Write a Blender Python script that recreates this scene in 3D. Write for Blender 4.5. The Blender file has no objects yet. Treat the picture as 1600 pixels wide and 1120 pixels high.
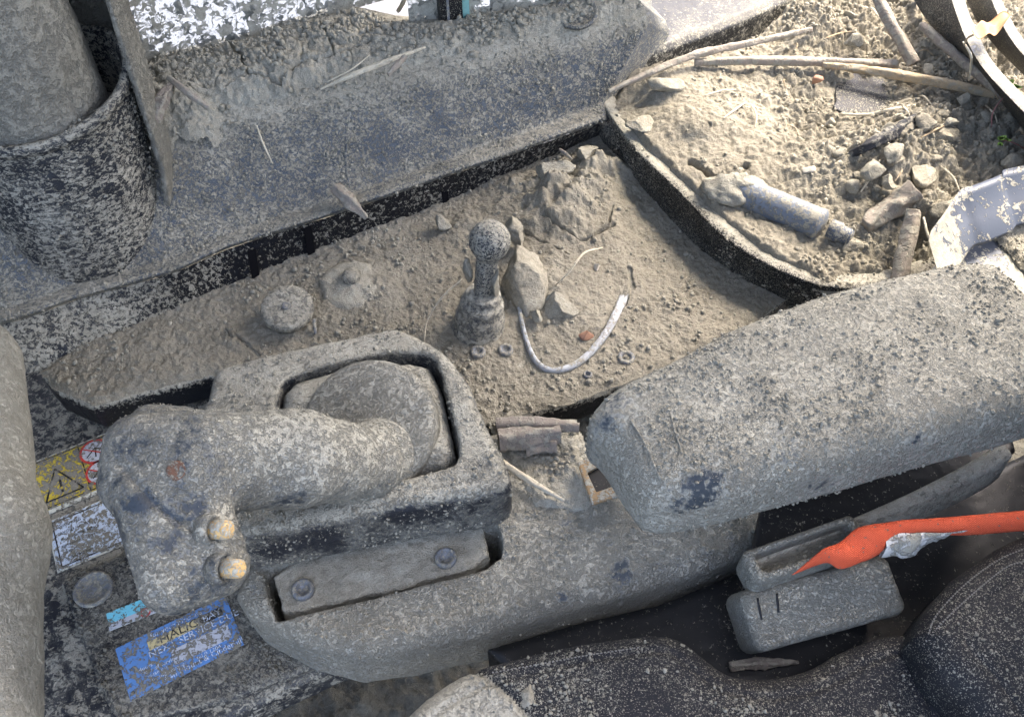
import bpy, math, random
import numpy as np
from mathutils import Vector

random.seed(7)
RNG = np.random.default_rng(11)
SC = bpy.context.scene
COL = SC.collection

# ------------------------------------------------------------------ camera, sky, sun, exposure
PITCH = math.radians(52.0); FPX = 1385.0; CAMH = 0.68
cam_d = bpy.data.cameras.new('camera'); cam = bpy.data.objects.new('camera', cam_d); COL.objects.link(cam)
cam.location = (0, 0, CAMH); cam.rotation_euler = (math.radians(90) - PITCH, 0, 0)
cam_d.sensor_width = 36.0; cam_d.lens = 36.0 * FPX / 1600.0
cam_d.clip_start = 0.02; cam_d.clip_end = 500.0
SC.camera = cam
SUN_AZ = math.radians(45); SUN_EL = math.radians(57)      # azimuth from +X towards +Y
sun_dir = Vector((math.cos(SUN_EL) * math.cos(SUN_AZ), math.cos(SUN_EL) * math.sin(SUN_AZ), math.sin(SUN_EL)))
world = bpy.data.worlds.new('World'); SC.world = world; world.use_nodes = True
wn = world.node_tree.nodes; wl = world.node_tree.links
sky = wn.new('ShaderNodeTexSky'); sky.sky_type = 'NISHITA'; sky.sun_disc = False
sky.sun_elevation = SUN_EL; sky.sun_rotation = math.radians(90) - SUN_AZ
sky.dust_density = 6.0; sky.air_density = 0.7; sky.ozone_density = 0.5
wl.new(sky.outputs[0], wn['Background'].inputs[0]); wn['Background'].inputs[1].default_value = 0.15
sun_l = bpy.data.lights.new('sun', 'SUN'); sun = bpy.data.objects.new('sun', sun_l); COL.objects.link(sun)
sun_l.energy = 0.42; sun_l.angle = math.radians(7.0); sun_l.color = (1.0, 0.95, 0.86)
sun.rotation_euler = sun_dir.to_track_quat('Z', 'Y').to_euler(); sun.location = (2, 2, 3)
SC.view_settings.view_transform = 'Standard'; SC.view_settings.look = 'None'
SC.view_settings.gamma = 1.0; SC.view_settings.use_curve_mapping = False
SC.view_settings.exposure = 3.05
SC.render.engine = 'CYCLES'
SC.cycles.use_denoising = True
SC.cycles.max_bounces = 8; SC.cycles.transparent_max_bounces = 12
SC.cycles.caustics_reflective = False; SC.cycles.caustics_refractive = False

_D = np.array([0, math.cos(PITCH), -math.sin(PITCH)]); _U = np.array([0, math.sin(PITCH), math.cos(PITCH)])
_C = np.array([0, 0, CAMH])
def W(px, py, z):
    """real-world point at height z that stands at this place of the photograph"""
    r = _D + (px - 800) / FPX * np.array([1.0, 0, 0]) + (560 - py) / FPX * _U
    return _C + r * (z - CAMH) / r[2]
def WP(pts, z=None):
    return np.array([W(p[0], p[1], p[2] if z is None else z) for p in pts])

# ------------------------------------------------------------------ noise
def _h(ix, iy, iz, seed):
    n = (ix * 374761393 + iy * 668265263 + iz * 2147483647 + seed * 974634777).astype(np.uint32) if False else None
    a = ix.astype(np.uint32) * np.uint32(374761393) + iy.astype(np.uint32) * np.uint32(668265263) \
        + iz.astype(np.uint32) * np.uint32(1274126177) + np.uint32((seed * 974634777) & 0xffffffff)
    a = (a ^ (a >> np.uint32(13))) * np.uint32(1274126177)
    a = (a ^ (a >> np.uint32(15))) * np.uint32(2246822519)
    return ((a ^ (a >> np.uint32(16))) & np.uint32(0xffffff)).astype(np.float32) / 8388607.5 - 1.0
def vn(p, s, seed=0):
    p = np.asarray(p, dtype=np.float32) * s + 1000.0
    i = np.floor(p).astype(np.int64); f = (p - i).astype(np.float32); f = f * f * f * (f * (f * 6 - 15) + 10)
    out = 0
    for dx in (0, 1):
        wx = f[..., 0] if dx else 1 - f[..., 0]
        for dy in (0, 1):
            wy = f[..., 1] if dy else 1 - f[..., 1]
            for dz in (0, 1):
                wz = f[..., 2] if dz else 1 - f[..., 2]
                out = out + _h(i[..., 0] + dx, i[..., 1] + dy, i[..., 2] + dz, seed) * wx * wy * wz
    return out
def fbm(p, s, o=4, g=0.5, seed=0, ridge=False):
    t = 0; a = 1.0; tot = 0
    for k in range(o):
        n = vn(p, s, seed + k * 17)
        if ridge: n = 1 - 2 * np.abs(n)
        t = t + a * n; tot += a; a *= g; s *= 2.03
    return t / tot
def worley2(p, s, seed=0):
    q = np.asarray(p)[..., :2] * s + 500.0
    i = np.floor(q).astype(np.int64); f = q - i
    b = np.full(q.shape[:-1], 9.0); b2 = b.copy(); idv = np.zeros_like(b)
    z0 = np.zeros_like(i[..., 0])
    for dx in (-1, 0, 1):
        for dy in (-1, 0, 1):
            cx = i[..., 0] + dx; cy = i[..., 1] + dy
            jx = _h(cx, cy, z0, seed) * .5 + .5; jy = _h(cx, cy, z0, seed + 5) * .5 + .5
            d = np.hypot(dx + jx - f[..., 0], dy + jy - f[..., 1])
            nid = _h(cx, cy, z0, seed + 9)
            closer = d < b
            b2 = np.where(closer, b, np.minimum(b2, d)); idv = np.where(closer, nid, idv); b = np.where(closer, d, b)
    return b, b2, idv
def with_z(X, Y, z=0.0):
    return np.stack([X, Y, np.full_like(X, z)], -1)
def sstep(a, b, x):
    t = np.clip((x - a) / (b - a), 0, 1); return t * t * (3 - 2 * t)

# ------------------------------------------------------------------ shapes as signed distances
def sd_poly(X, Y, poly):
    poly = np.asarray(poly)[:, :2]; d = None; s = np.ones(np.broadcast(X, Y).shape)
    n = len(poly)
    for i in range(n):
        a = poly[i]; b = poly[i - 1]
        ex, ey = b - a; wx = X - a[0]; wy = Y - a[1]
        t = np.clip((wx * ex + wy * ey) / (ex * ex + ey * ey + 1e-12), 0, 1)
        dd = (wx - ex * t) ** 2 + (wy - ey * t) ** 2
        d = dd if d is None else np.minimum(d, dd)
        c1 = Y >= a[1]; c2 = Y < b[1]; c3 = ex * wy > ey * wx
        fl = (c1 & c2 & c3) | (~c1 & ~c2 & ~c3)
        s = np.where(fl, -s, s)
    return s * np.sqrt(d)
def smooth_poly(p, n=120):
    p = np.asarray(p); return curve(np.concatenate([p[-2:], p, p[:2]]), n + 40)[8:-8] if False else chaikin(p)
def chaikin(p, k=2):
    for _ in range(k):
        q = np.roll(p, -1, 0); p = np.stack([.75 * p + .25 * q, .25 * p + .75 * q], 1).reshape(-1, p.shape[1])
    return p
def ext(d2, Z, z0, z1, r):
    a = d2 + r; b = np.abs(Z - (z0 + z1) / 2) - (z1 - z0) / 2 + r
    return np.minimum(np.maximum(a, b), 0) + np.hypot(np.maximum(a, 0), np.maximum(b, 0)) - r
def smin(a, b, k):
    h = np.clip(.5 + .5 * (b - a) / k, 0, 1); return b + (a - b) * h - k * h * (1 - h)
def smax(a, b, k): return -smin(-a, -b, k)
def cone(X, Y, Z, a, b, ra, rb):
    a = np.asarray(a); b = np.asarray(b); e = b - a
    t = np.clip(((X - a[0]) * e[0] + (Y - a[1]) * e[1] + (Z - a[2]) * e[2]) / (e @ e), 0, 1)
    return np.sqrt((X - a[0] - e[0] * t) ** 2 + (Y - a[1] - e[1] * t) ** 2 + (Z - a[2] - e[2] * t) ** 2) - (ra + (rb - ra) * t)
def local(X, Y, Z, o, ux, uy, uz):
    x = X - o[0]; y = Y - o[1]; z = Z - o[2]
    return x * ux[0] + y * ux[1] + z * ux[2], x * uy[0] + y * uy[1] + z * uy[2], x * uz[0] + y * uz[1] + z * uz[2]
def rbox(x, y, z, hx, hy, hz, r):
    a = np.abs(x) - hx + r; b = np.abs(y) - hy + r; c = np.abs(z) - hz + r
    return np.sqrt(np.maximum(a, 0) ** 2 + np.maximum(b, 0) ** 2 + np.maximum(c, 0) ** 2) + np.minimum(np.maximum(a, np.maximum(b, c)), 0) - r

def snet(fn, lo, hi, vox):
    """surface nets"""
    lo = np.asarray(lo, float); hi = np.asarray(hi, float)
    n = np.ceil((hi - lo) / vox).astype(int) + 1
    X = (lo[0] + vox * np.arange(n[0])).reshape(-1, 1, 1); Y = (lo[1] + vox * np.arange(n[1])).reshape(1, -1, 1)
    Z = (lo[2] + vox * np.arange(n[2])).reshape(1, 1, -1)
    d = np.broadcast_to(fn(X, Y, Z), n).astype(np.float32)
    s = d < 0
    cnt = sum(s[i:n[0] - 1 + i, j:n[1] - 1 + j, k:n[2] - 1 + k].astype(np.int8) for i in (0, 1) for j in (0, 1) for k in (0, 1))
    act = (cnt > 0) & (cnt < 8); ci = np.argwhere(act)
    idx = np.full(act.shape, -1, np.int64); idx[act] = np.arange(len(ci))
    cr = [(i, j, k) for i in (0, 1) for j in (0, 1) for k in (0, 1)]
    val = np.stack([d[ci[:, 0] + i, ci[:, 1] + j, ci[:, 2] + k] for i, j, k in cr], 1)
    acc = np.zeros((len(ci), 3)); c = np.zeros(len(ci))
    for a in range(8):
        for b in range(a + 1, 8):
            if sum(abs(cr[a][q] - cr[b][q]) for q in range(3)) != 1: continue
            m = (val[:, a] < 0) != (val[:, b] < 0)
            t = val[m, a] / (val[m, a] - val[m, b])
            pa = np.array(cr[a]); pb = np.array(cr[b])
            acc[m] += pa + (pb - pa) * t[:, None]; c[m] += 1
    V = lo + vox * (ci + acc / c[:, None])
    faces = []
    for ax in range(3):
        sl0 = [slice(1, -1)] * 3; sl0[ax] = slice(0, -1); sl1 = [slice(1, -1)] * 3; sl1[ax] = slice(1, None)
        A = s[tuple(sl0)]; B = s[tuple(sl1)]
        e = np.argwhere(A != B); off = np.ones(3, int); off[ax] = 0; e = e + off
        flip = s[e[:, 0], e[:, 1], e[:, 2]]
        u, v = (ax + 1) % 3, (ax + 2) % 3
        def cell(du, dv):
            q = e.copy(); q[:, u] -= du; q[:, v] -= dv; return idx[q[:, 0], q[:, 1], q[:, 2]]
        q = np.stack([cell(0, 0), cell(1, 0), cell(1, 1), cell(0, 1)], 1)
        q[~flip] = q[~flip][:, ::-1]
        faces.append(q[(q >= 0).all(1)])
    return V, np.concatenate(faces)
def normals(V, Fq):
    fn = np.cross(V[Fq[:, 2]] - V[Fq[:, 0]], V[Fq[:, -1]] - V[Fq[:, 1]])
    N = np.zeros_like(V)
    for k in range(Fq.shape[1]): np.add.at(N, Fq[:, k], fn)
    return N / (np.linalg.norm(N, axis=1, keepdims=True) + 1e-12)
def crust(V, Fq, amp=0.0006, s=160, amp2=0.0, s2=30, seed=0):
    N = normals(V, Fq)
    h = amp * fbm(V, s, 3, .6, seed)
    if amp2: h = h + amp2 * fbm(V, s2, 2, .5, seed + 50)
    return V + N * h[:, None]

# ------------------------------------------------------------------ objects
def mesh_of(name, V, Fc, smooth=True):
    me = bpy.data.meshes.new(name)
    V = np.asarray(V, dtype=np.float32); 
    if isinstance(Fc, np.ndarray):
        k = Fc.shape[1]; nf = len(Fc)
        me.vertices.add(len(V)); me.vertices.foreach_set('co', V.ravel())
        me.loops.add(nf * k); me.loops.foreach_set('vertex_index', Fc.ravel().astype(np.int32))
        me.polygons.add(nf); me.polygons.foreach_set('loop_start', np.arange(0, nf * k, k, dtype=np.int32))
        me.update(calc_edges=True)
    else:
        me.from_pydata([tuple(map(float, v)) for v in V], [], Fc); me.update()
    if smooth: me.polygons.foreach_set('use_smooth', np.ones(len(me.polygons), dtype=bool))
    return me
def thing(name, label, cat, base, group=None):
    o = bpy.data.objects.new(name, None); COL.objects.link(o); o.location = tuple(base); o.empty_display_size = .02
    o['label'] = label; o['category'] = cat
    if group: o['group'] = group
    return o
def wloc(o):
    l = np.array(o.location)
    return l + wloc(o.parent) if o.parent else l
def obj(name, V, Fc, mat, parent=None, smooth=True, cov=None, label=None, kind=None, origin=None):
    V = np.asarray(V, float)
    pw = wloc(parent) if parent else np.zeros(3)
    if origin is None: origin = pw if parent else np.array([*V.mean(0)[:2], V[:, 2].min()])
    me = mesh_of(name, V - np.asarray(origin), Fc, smooth)
    if cov is not None:
        at = me.attributes.new('cov', 'FLOAT', 'POINT'); at.data.foreach_set('value', np.asarray(cov, np.float32))
    me.materials.append(mat)
    o = bpy.data.objects.new(name, me); COL.objects.link(o)
    o.parent = parent; o.location = tuple(np.asarray(origin) - pw)
    if label: o['label'] = label
    if kind: o['kind'] = kind
    return o
def solo(name, label, cat, V, Fc, mat, group=None, kind=None, smooth=True, cov=None):
    o = obj(name, V, Fc, mat, None, smooth, cov)
    o['label'] = label; o['category'] = cat
    if group: o['group'] = group
    if kind: o['kind'] = kind
    return o
def join(parts):
    Vs = []; Fs = []; n = 0
    for V, Fc in parts:
        Vs.append(np.asarray(V)); Fs += [tuple(int(i) + n for i in f) for f in Fc]; n += len(V)
    return np.concatenate(Vs), Fs
def curve(pts, n):
    """Catmull-Rom through points, n samples even in length"""
    p = np.asarray(pts, float)
    if len(p) == 2: t = np.linspace(0, 1, n)[:, None]; return p[0] + (p[1] - p[0]) * t
    q = np.concatenate([[2 * p[0] - p[1]], p, [2 * p[-1] - p[-2]]]); out = []
    for i in range(1, len(q) - 2):
        t = np.linspace(0, 1, 40, endpoint=False)[:, None]; a, b, c, d = q[i - 1], q[i], q[i + 1], q[i + 2]
        out.append(.5 * (2 * b + (c - a) * t + (2 * a - 5 * b + 4 * c - d) * t ** 2 + (3 * b - a - 3 * c + d) * t ** 3))
    out = np.concatenate(out + [p[-1:]]); L = np.r_[0, np.cumsum(np.linalg.norm(np.diff(out, axis=0), axis=1))]
    s = np.linspace(0, L[-1], n); return np.stack([np.interp(s, L, out[:, k]) for k in range(out.shape[1])], 1)
def lin(pts, n):
    p = np.asarray(pts, float); L = np.r_[0, np.cumsum(np.linalg.norm(np.diff(p, axis=0), axis=1))]
    s = np.linspace(0, L[-1], n); return np.stack([np.interp(s, L, p[:, k]) for k in range(p.shape[1])], 1)
def grid_faces(nv, nu, closed_u=False, flip=False):
    i, j = np.meshgrid(np.arange(nv - 1), np.arange(nu if closed_u else nu - 1), indexing='ij')
    j2 = (j + 1) % nu
    f = np.stack([i * nu + j, i * nu + j2, (i + 1) * nu + j2, (i + 1) * nu + j], -1).reshape(-1, 4)
    return f[:, ::-1] if flip else f
def loft(rows, nu, nv, smooth_v=False):
    R = np.stack([curve(r, nu) for r in rows]); n = len(rows)
    f = curve if smooth_v else lin
    G = np.stack([f(R[:, j], nv) for j in range(nu)], 1)
    return G
def tube(path, radii, seg=9, n=None, rough=0.12, seed=0, hollow=False):
    n = n or max(6, len(path) * 5)
    p = curve(path, n); r = np.interp(np.linspace(0, 1, n), np.linspace(0, 1, len(radii)), radii)
    T = np.gradient(p, axis=0); T /= np.linalg.norm(T, axis=1, keepdims=True)
    up = np.array([0, 0, 1.0]) if abs(T[0, 2]) < .9 else np.array([1.0, 0, 0])
    V = []
    for i in range(n):
        a = np.cross(up, T[i]); a /= np.linalg.norm(a) + 1e-9; b = np.cross(T[i], a)
        th = np.linspace(0, 2 * np.pi, seg, endpoint=False)
        V.append(p[i] + r[i] * (np.cos(th)[:, None] * a + np.sin(th)[:, None] * b))
    V = np.array(V); 
    if rough: 
        c = p[:, None, :]; k = 1 + rough * 1.3 * fbm(V.reshape(-1, 3), 1.0 / (max(radii) * 1.6), 3, .6, seed).reshape(n, seg)
        k = k + rough * .8 * np.sin(np.linspace(0, 2 * np.pi, seg, endpoint=False) * 4 + 3 * vn(p, 40, seed)[:, None])
        V = c + (V - c) * k[..., None]
    F = [tuple(f) for f in grid_faces(n, seg, True, True)]
    V = V.reshape(-1, 3)
    if hollow:
        inner = p[0] + (V[:seg] - p[0]) * .55; deep = inner + T[0] * r[0] * 1.6
        V = np.concatenate([V, inner, deep]); m = n * seg
        for j in range(seg):
            k = (j + 1) % seg
            F += [(j, k, m + k, m + j), (m + j, m + k, m + seg + k, m + seg + j)]
        F.append(tuple(m + seg + j for j in range(seg)))
    else: F.append(tuple(range(seg)))
    F.append(tuple(reversed(range((n - 1) * seg, n * seg))))
    return V, F
def lathe(prof, center, axis=(0, 0, 1), seg=32):
    ax = np.asarray(axis, float); ax /= np.linalg.norm(ax)
    a = np.cross(ax, [0, 1, 0.1]); a /= np.linalg.norm(a); b = np.cross(ax, a)
    th = np.linspace(0, 2 * np.pi, seg, endpoint=False); V = []
    for r, h in prof:
        V.append(np.asarray(center) + ax * h + r * (np.cos(th)[:, None] * a + np.sin(th)[:, None] * b))
    V = np.concatenate(V); F = [tuple(f) for f in grid_faces(len(prof), seg, True)]
    F.append(tuple(reversed(range(seg)))); F.append(tuple(range((len(prof) - 1) * seg, len(prof) * seg)))
    return V, F
def _ico(sub):
    import bmesh
    bm = bmesh.new(); bmesh.ops.create_icosphere(bm, subdivisions=sub, radius=1.0)
    v = np.array([q.co[:] for q in bm.verts]); f = np.array([[l.index for l in q.verts] for q in bm.faces]); bm.free(); return v, f
ICO1 = _ico(1); ICO4 = _ico(4); ICO3 = _ico(3)
def rock(c, size, seed=0, cuts=9, flat=(1, 1, 1), ico=ICO4, rough=.05):
    r = np.random.default_rng(seed); V = ICO4[0].copy() if ico is ICO4 else ico[0].copy()
    for _ in range(cuts):
        n = r.normal(size=3); n /= np.linalg.norm(n); h = r.uniform(.30, .78)
        d = V @ n - h; V = V - np.where(d > 0, d, 0)[:, None] * n
    V = V * np.asarray(flat); N = ICO4[0] if ico is ICO4 else ico[0]
    V = V + N * (rough * 2.2 * fbm(V + seed * 3.1, 2.6, 5, .66, seed) + rough * .5 * fbm(V + seed, 9, 2, .6, seed, ridge=True))[:, None]
    return np.asarray(c) + V * size, ico[1]
def crumbs(pts, sizes, seed=0):
    r = np.random.default_rng(seed); n = len(pts); v, f = ICO1
    M = v[None] * r.uniform(.55, 1.3, (n, 12, 1)) * r.uniform(.6, 1.25, (n, 1, 3))
    V = pts[:, None, :] + M * np.asarray(sizes)[:, None, None]
    Fc = (f[None] + 12 * np.arange(n)[:, None, None]).reshape(-1, 3)
    return V.reshape(-1, 3), Fc
def strew(V, N, n, smin_, smax_, seed, up=0.15, w=None, sink=0.25):
    """crumb positions on the upward faces of a surface"""
    r = np.random.default_rng(seed); p = np.clip(N[:, 2] - up, 0, 1)
    if w is not None: p = p * w
    p = p * np.clip(fbm(V, 28, 3, .6, seed) * 2.2 + .35, .04, 1.4)
    p = p / p.sum(); i = r.choice(len(V), n, p=p)
    s = smin_ * .7 + (smax_ - smin_) * r.random(n) ** 7
    return crumbs(V[i] + N[i] * (s * sink)[:, None] + r.normal(size=(n, 3)) * .0006, s, seed)
def surf(px, py, V, tol=.004):
    """nearest point of a surface seen at this place of the photograph"""
    r = _D + (px - 800) / FPX * np.array([1.0, 0, 0]) + (560 - py) / FPX * _U; r = r / np.linalg.norm(r)
    rel = V - _C; s_ = rel @ r; dist = np.linalg.norm(rel - s_[:, None] * r, axis=1); m = dist < tol
    if not m.any(): m = dist < dist.min() + .001
    return V[m][np.argmin(s_[m])]
def spots(V, lst):
    """places where the mud has been rubbed or flaked off: negative coverage"""
    c = np.zeros(len(V)); wob = fbm(V, 95, 4, .65, 88) + .5 * fbm(V, 420, 2, .6, 89)
    for px, py, r, k in lst:
        q = surf(px, py, V); d = np.linalg.norm(V - q, axis=1) / r; c -= .58 * k * np.exp(-.9 * d * d) * np.clip(1 + 1.5 * wob, 0, 2)
    return c
def idw(ctrl, power=3.0):
    pts = np.array([[*W(a, b, z)[:2], z] for a, b, z in ctrl])
    def f(X, Y):
        num = 0; den = 0
        for x, y, z in pts:
            w = 1.0 / ((X - x) ** 2 + (Y - y) ** 2 + 1e-4) ** (power / 2); num = num + w * z; den = den + w
        return num / den
    return f
def dpath(X, Y, pts):
    d = None; pts = np.asarray(pts)
    for a, b in zip(pts[:-1], pts[1:]):
        e = b[:2] - a[:2]; t = np.clip(((X - a[0]) * e[0] + (Y - a[1]) * e[1]) / (e @ e), 0, 1)
        q = np.hypot(X - a[0] - e[0] * t, Y - a[1] - e[1] * t); d = q if d is None else np.minimum(d, q)
    return d
def hfield(poly, step, hfun, ragged=0.003, seed=0):
    """mud sheet over a polygon"""
    poly = np.asarray(poly)[:, :2]; lo = poly.min(0) - .005; hi = poly.max(0) + .005
    x = np.arange(lo[0], hi[0], step); y = np.arange(lo[1], hi[1], step)
    X, Y = np.meshgrid(x, y, indexing='ij')
    d = sd_poly(X, Y, poly) + ragged * fbm(with_z(X, Y), 60, 3, .6, seed)
    Z = hfun(X, Y, d)
    keep = d < step; V = np.stack([X, Y, Z], -1).reshape(-1, 3)
    F = grid_faces(len(x), len(y), False, True); F = F[keep.ravel()[F].all(1)]
    used = np.unique(F); m = np.full(len(V), -1); m[used] = np.arange(len(used))
    return V[used], m[F]

# ------------------------------------------------------------------ materials
MUD = (0.322, 0.304, 0.240); MUD_D = (0.200, 0.186, 0.143); MUD_L = (0.455, 0.434, 0.350)
def _new(name):
    m = bpy.data.materials.new(name); m.use_nodes = True
    n = m.node_tree.nodes; return m, n, m.node_tree.links, n['Principled BSDF']
def _noise(n, l, vec, scale, detail=4, rough=.6, dist=0.0):
    t = n.new('ShaderNodeTexNoise'); t.inputs['Scale'].default_value = scale; t.inputs['Detail'].default_value = detail
    t.inputs['Roughness'].default_value = rough; t.inputs['Distortion'].default_value = dist
    l.new(vec, t.inputs['Vector']); return t.outputs['Fac']
def _math(n, l, op, a, b=None, clamp=False):
    t = n.new('ShaderNodeMath'); t.operation = op; t.use_clamp = clamp
    for k, q in enumerate((a, b)):
        if q is None: continue
        if isinstance(q, (int, float)): t.inputs[k].default_value = q
        else: l.new(q, t.inputs[k])
    return t.outputs[0]
def _mix(n, l, fac, a, b):
    t = n.new('ShaderNodeMix'); t.data_type = 'RGBA'
    for k, q in ((0, fac), (6, a), (7, b)):
        if isinstance(q, (int, float)): t.inputs[k].default_value = q
        elif isinstance(q, tuple): t.inputs[k].default_value = (*q, 1)
        else: l.new(q, t.inputs[k])
    return t.outputs[2]
def _range(n, l, v, a, b, c=0.0, d=1.0, smooth=True):
    t = n.new('ShaderNodeMapRange'); t.interpolation_type = 'SMOOTHSTEP' if smooth else 'LINEAR'
    for k, q in enumerate((a, b, c, d)): t.inputs[k + 1].default_value = q
    l.new(v, t.inputs[0]); return t.outputs[0]
def _mudcol(n, l, vec, tone=1.0, warm=0.0):
    big = _noise(n, l, vec, 22, 3, .6); mid = _noise(n, l, vec, 170, 4, .7); fine = _noise(n, l, vec, 900, 2, .6)
    v = _math(n, l, 'ADD', _math(n, l, 'MULTIPLY', big, .30), _math(n, l, 'ADD', _math(n, l, 'MULTIPLY', mid, .35), _math(n, l, 'MULTIPLY', fine, .35)))
    r = n.new('ShaderNodeValToRGB'); l.new(v, r.inputs[0])
    def tn(c): return (c[0] * tone * (1 + warm), c[1] * tone, c[2] * tone * (1 - warm), 1)
    e = r.color_ramp.elements; e[0].position = .34; e[0].color = tn(MUD_D); e[1].position = .64; e[1].color = tn(MUD_L)
    k = e.new(.49); k.color = tn(MUD)
    return r.outputs[0], mid, fine
def mud_mat(name, tone=1.0, warm=0.0, bump=0.0030):
    m, n, l, b = _new(name); c = n.new('ShaderNodeTexCoord').outputs['Object']
    col, mid, fine = _mudcol(n, l, c, tone, warm)
    l.new(col, b.inputs['Base Color']); b.inputs['Roughness'].default_value = .95; b.inputs['Specular IOR Level'].default_value = .15
    h = _math(n, l, 'ADD', mid, _math(n, l, 'MULTIPLY', fine, .6))
    bp = n.new('ShaderNodeBump'); bp.inputs['Strength'].default_value = .9; bp.inputs['Distance'].default_value = bump
    l.new(h, bp.inputs['Height']); l.new(bp.outputs[0], b.inputs['Normal']); return m
def caked(name, base=(0.02, 0.022, 0.027), cov=0.5, scale=230, patch=0.35, patch_s=26, dust=0.15, rough=.5, stretch=(1, 1, 1), rot=0.0,
          tone=1.0, relief=0.0022, soft=.035, speck=0.0, tint=None, settle=0.05, dist=.7):
    """something (plastic, paint, print) under splashed, dried mud. cov = share covered; attribute 'cov' adds to it."""
    m, n, l, b = _new(name); tc = n.new('ShaderNodeTexCoord').outputs['Object']
    mp = n.new('ShaderNodeMapping'); mp.inputs['Scale'].default_value = stretch; mp.inputs['Rotation'].default_value = (0, 0, rot)
    mp.vector_type = 'POINT'; l.new(tc, mp.inputs['Vector']); c = mp.outputs[0]
    n1 = _noise(n, l, c, scale, 5, .66, dist); n2 = _noise(n, l, c, scale * 3.3, 3, .65, .3); n3 = _noise(n, l, tc, patch_s, 4, .6, .6); n4 = _noise(n, l, tc, patch_s * 3.1, 3, .6, .3)
    at = n.new('ShaderNodeAttribute'); at.attribute_name = 'cov'
    sep = n.new('ShaderNodeSeparateXYZ'); geo = n.new('ShaderNodeNewGeometry'); l.new(geo.outputs['True Normal'], sep.inputs[0])
    upf = _range(n, l, sep.outputs[2], .15, .95)                       # dust settles on what faces up
    place = _math(n, l, 'ADD', _math(n, l, 'MULTIPLY', _math(n, l, 'SUBTRACT', n3, .5), patch), _math(n, l, 'MULTIPLY', _math(n, l, 'SUBTRACT', n4, .5), patch * .55))
    place = _math(n, l, 'ADD', place, _math(n, l, 'MULTIPLY', at.outputs['Fac'], .25))
    place = _math(n, l, 'ADD', place, _math(n, l, 'MULTIPLY', _math(n, l, 'SUBTRACT', upf, .5), settle))
    v = _math(n, l, 'ADD', _math(n, l, 'ADD', _math(n, l, 'MULTIPLY', n1, 1.25), _math(n, l, 'MULTIPLY', n2, .65)), place)
    thr = .95 + (0.5 - cov) * .50
    hard = _range(n, l, v, thr - soft * .8, thr + soft * .8)              # caked splashes
    mcol, mid, fine = _mudcol(n, l, tc, tone)
    dn = _noise(n, l, tc, 640, 4, .75)
    fv = _math(n, l, 'ADD', _math(n, l, 'ADD', _math(n, l, 'MULTIPLY', dn, .25), _math(n, l, 'MULTIPLY', n1, .45)), _math(n, l, 'MULTIPLY', place, 1.1))
    fc = .35 - (dust - .5) * .5
    film = _math(n, l, 'MULTIPLY', _range(n, l, fv, fc - .13, fc + .13), min(1.0, .5 + dust * .55), True)     # thin dust film
    mask = hard
    if speck > 0:                       # fine splashes
        sp = _noise(n, l, c, scale * 2.4, 2, .5, .2); sp = _range(n, l, _math(n, l, 'ADD', sp, _math(n, l, 'MULTIPLY', place, .5)), .64 - .12 * speck, .67 - .12 * speck)
        mask = _math(n, l, 'MAXIMUM', mask, sp)
    bcol = tint(n, l, tc) if tint else base
    fcol = _mix(n, l, .60, mcol, tuple(x * tone for x in (.395, .385, .318)))
    under = _mix(n, l, film, bcol, fcol)
    col = _mix(n, l, mask, under, mcol)
    l.new(col, b.inputs['Base Color'])
    rg = n.new('ShaderNodeMix'); rg.data_type = 'FLOAT'; l.new(_math(n, l, 'MAXIMUM', mask, film), rg.inputs[0]); rg.inputs[2].default_value = rough; rg.inputs[3].default_value = .95
    l.new(rg.outputs[0], b.inputs['Roughness']); b.inputs['Specular IOR Level'].default_value = .35
    grit = _math(n, l, 'ADD', _math(n, l, 'MULTIPLY', mid, .30), _math(n, l, 'MULTIPLY', fine, .34))
    h = _math(n, l, 'ADD', _math(n, l, 'MULTIPLY', mask, .75), _math(n, l, 'MULTIPLY', grit, _math(n, l, 'ADD', .35, mask)))
    bp = n.new('ShaderNodeBump'); bp.inputs['Strength'].default_value = .9; bp.inputs['Distance'].default_value = relief
    l.new(h, bp.inputs['Height']); l.new(bp.outputs[0], b.inputs['Normal']); return m
def wood_mat(name, a, b_, dirt=.45):
    m, n, l, b = _new(name); c = n.new('ShaderNodeTexCoord').outputs['Object']
    f = _noise(n, l, c, 260, 5, .75, 2.0); g = _range(n, l, _noise(n, l, c, 120, 4, .65), .5 - .1 * dirt, .62 - .1 * dirt)
    col = _mix(n, l, f, a, b_); col = _mix(n, l, _math(n, l, 'MULTIPLY', g, dirt * 1.8, True), col, MUD)
    l.new(col, b.inputs['Base Color']); b.inputs['Roughness'].default_value = .85; b.inputs['Specular IOR Level'].default_value = .25
    bp = n.new('ShaderNodeBump'); bp.inputs['Strength'].default_value = .6; bp.inputs['Distance'].default_value = .0022
    l.new(_math(n, l, 'ADD', f, g), bp.inputs['Height']); l.new(bp.outputs[0], b.inputs['Normal']); return m
def plain(name, c, rough=.6, spec=.4):
    m, n, l, b = _new(name); tc = n.new('ShaderNodeTexCoord').outputs['Object']
    f = _noise(n, l, tc, 500, 3, .6); col = _mix(n, l, f, tuple(x * .75 for x in c), tuple(min(1, x * 1.2) for x in c))
    l.new(col, b.inputs['Base Color']); b.inputs['Roughness'].default_value = rough; b.inputs['Specular IOR Level'].default_value = spec; return m

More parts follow.
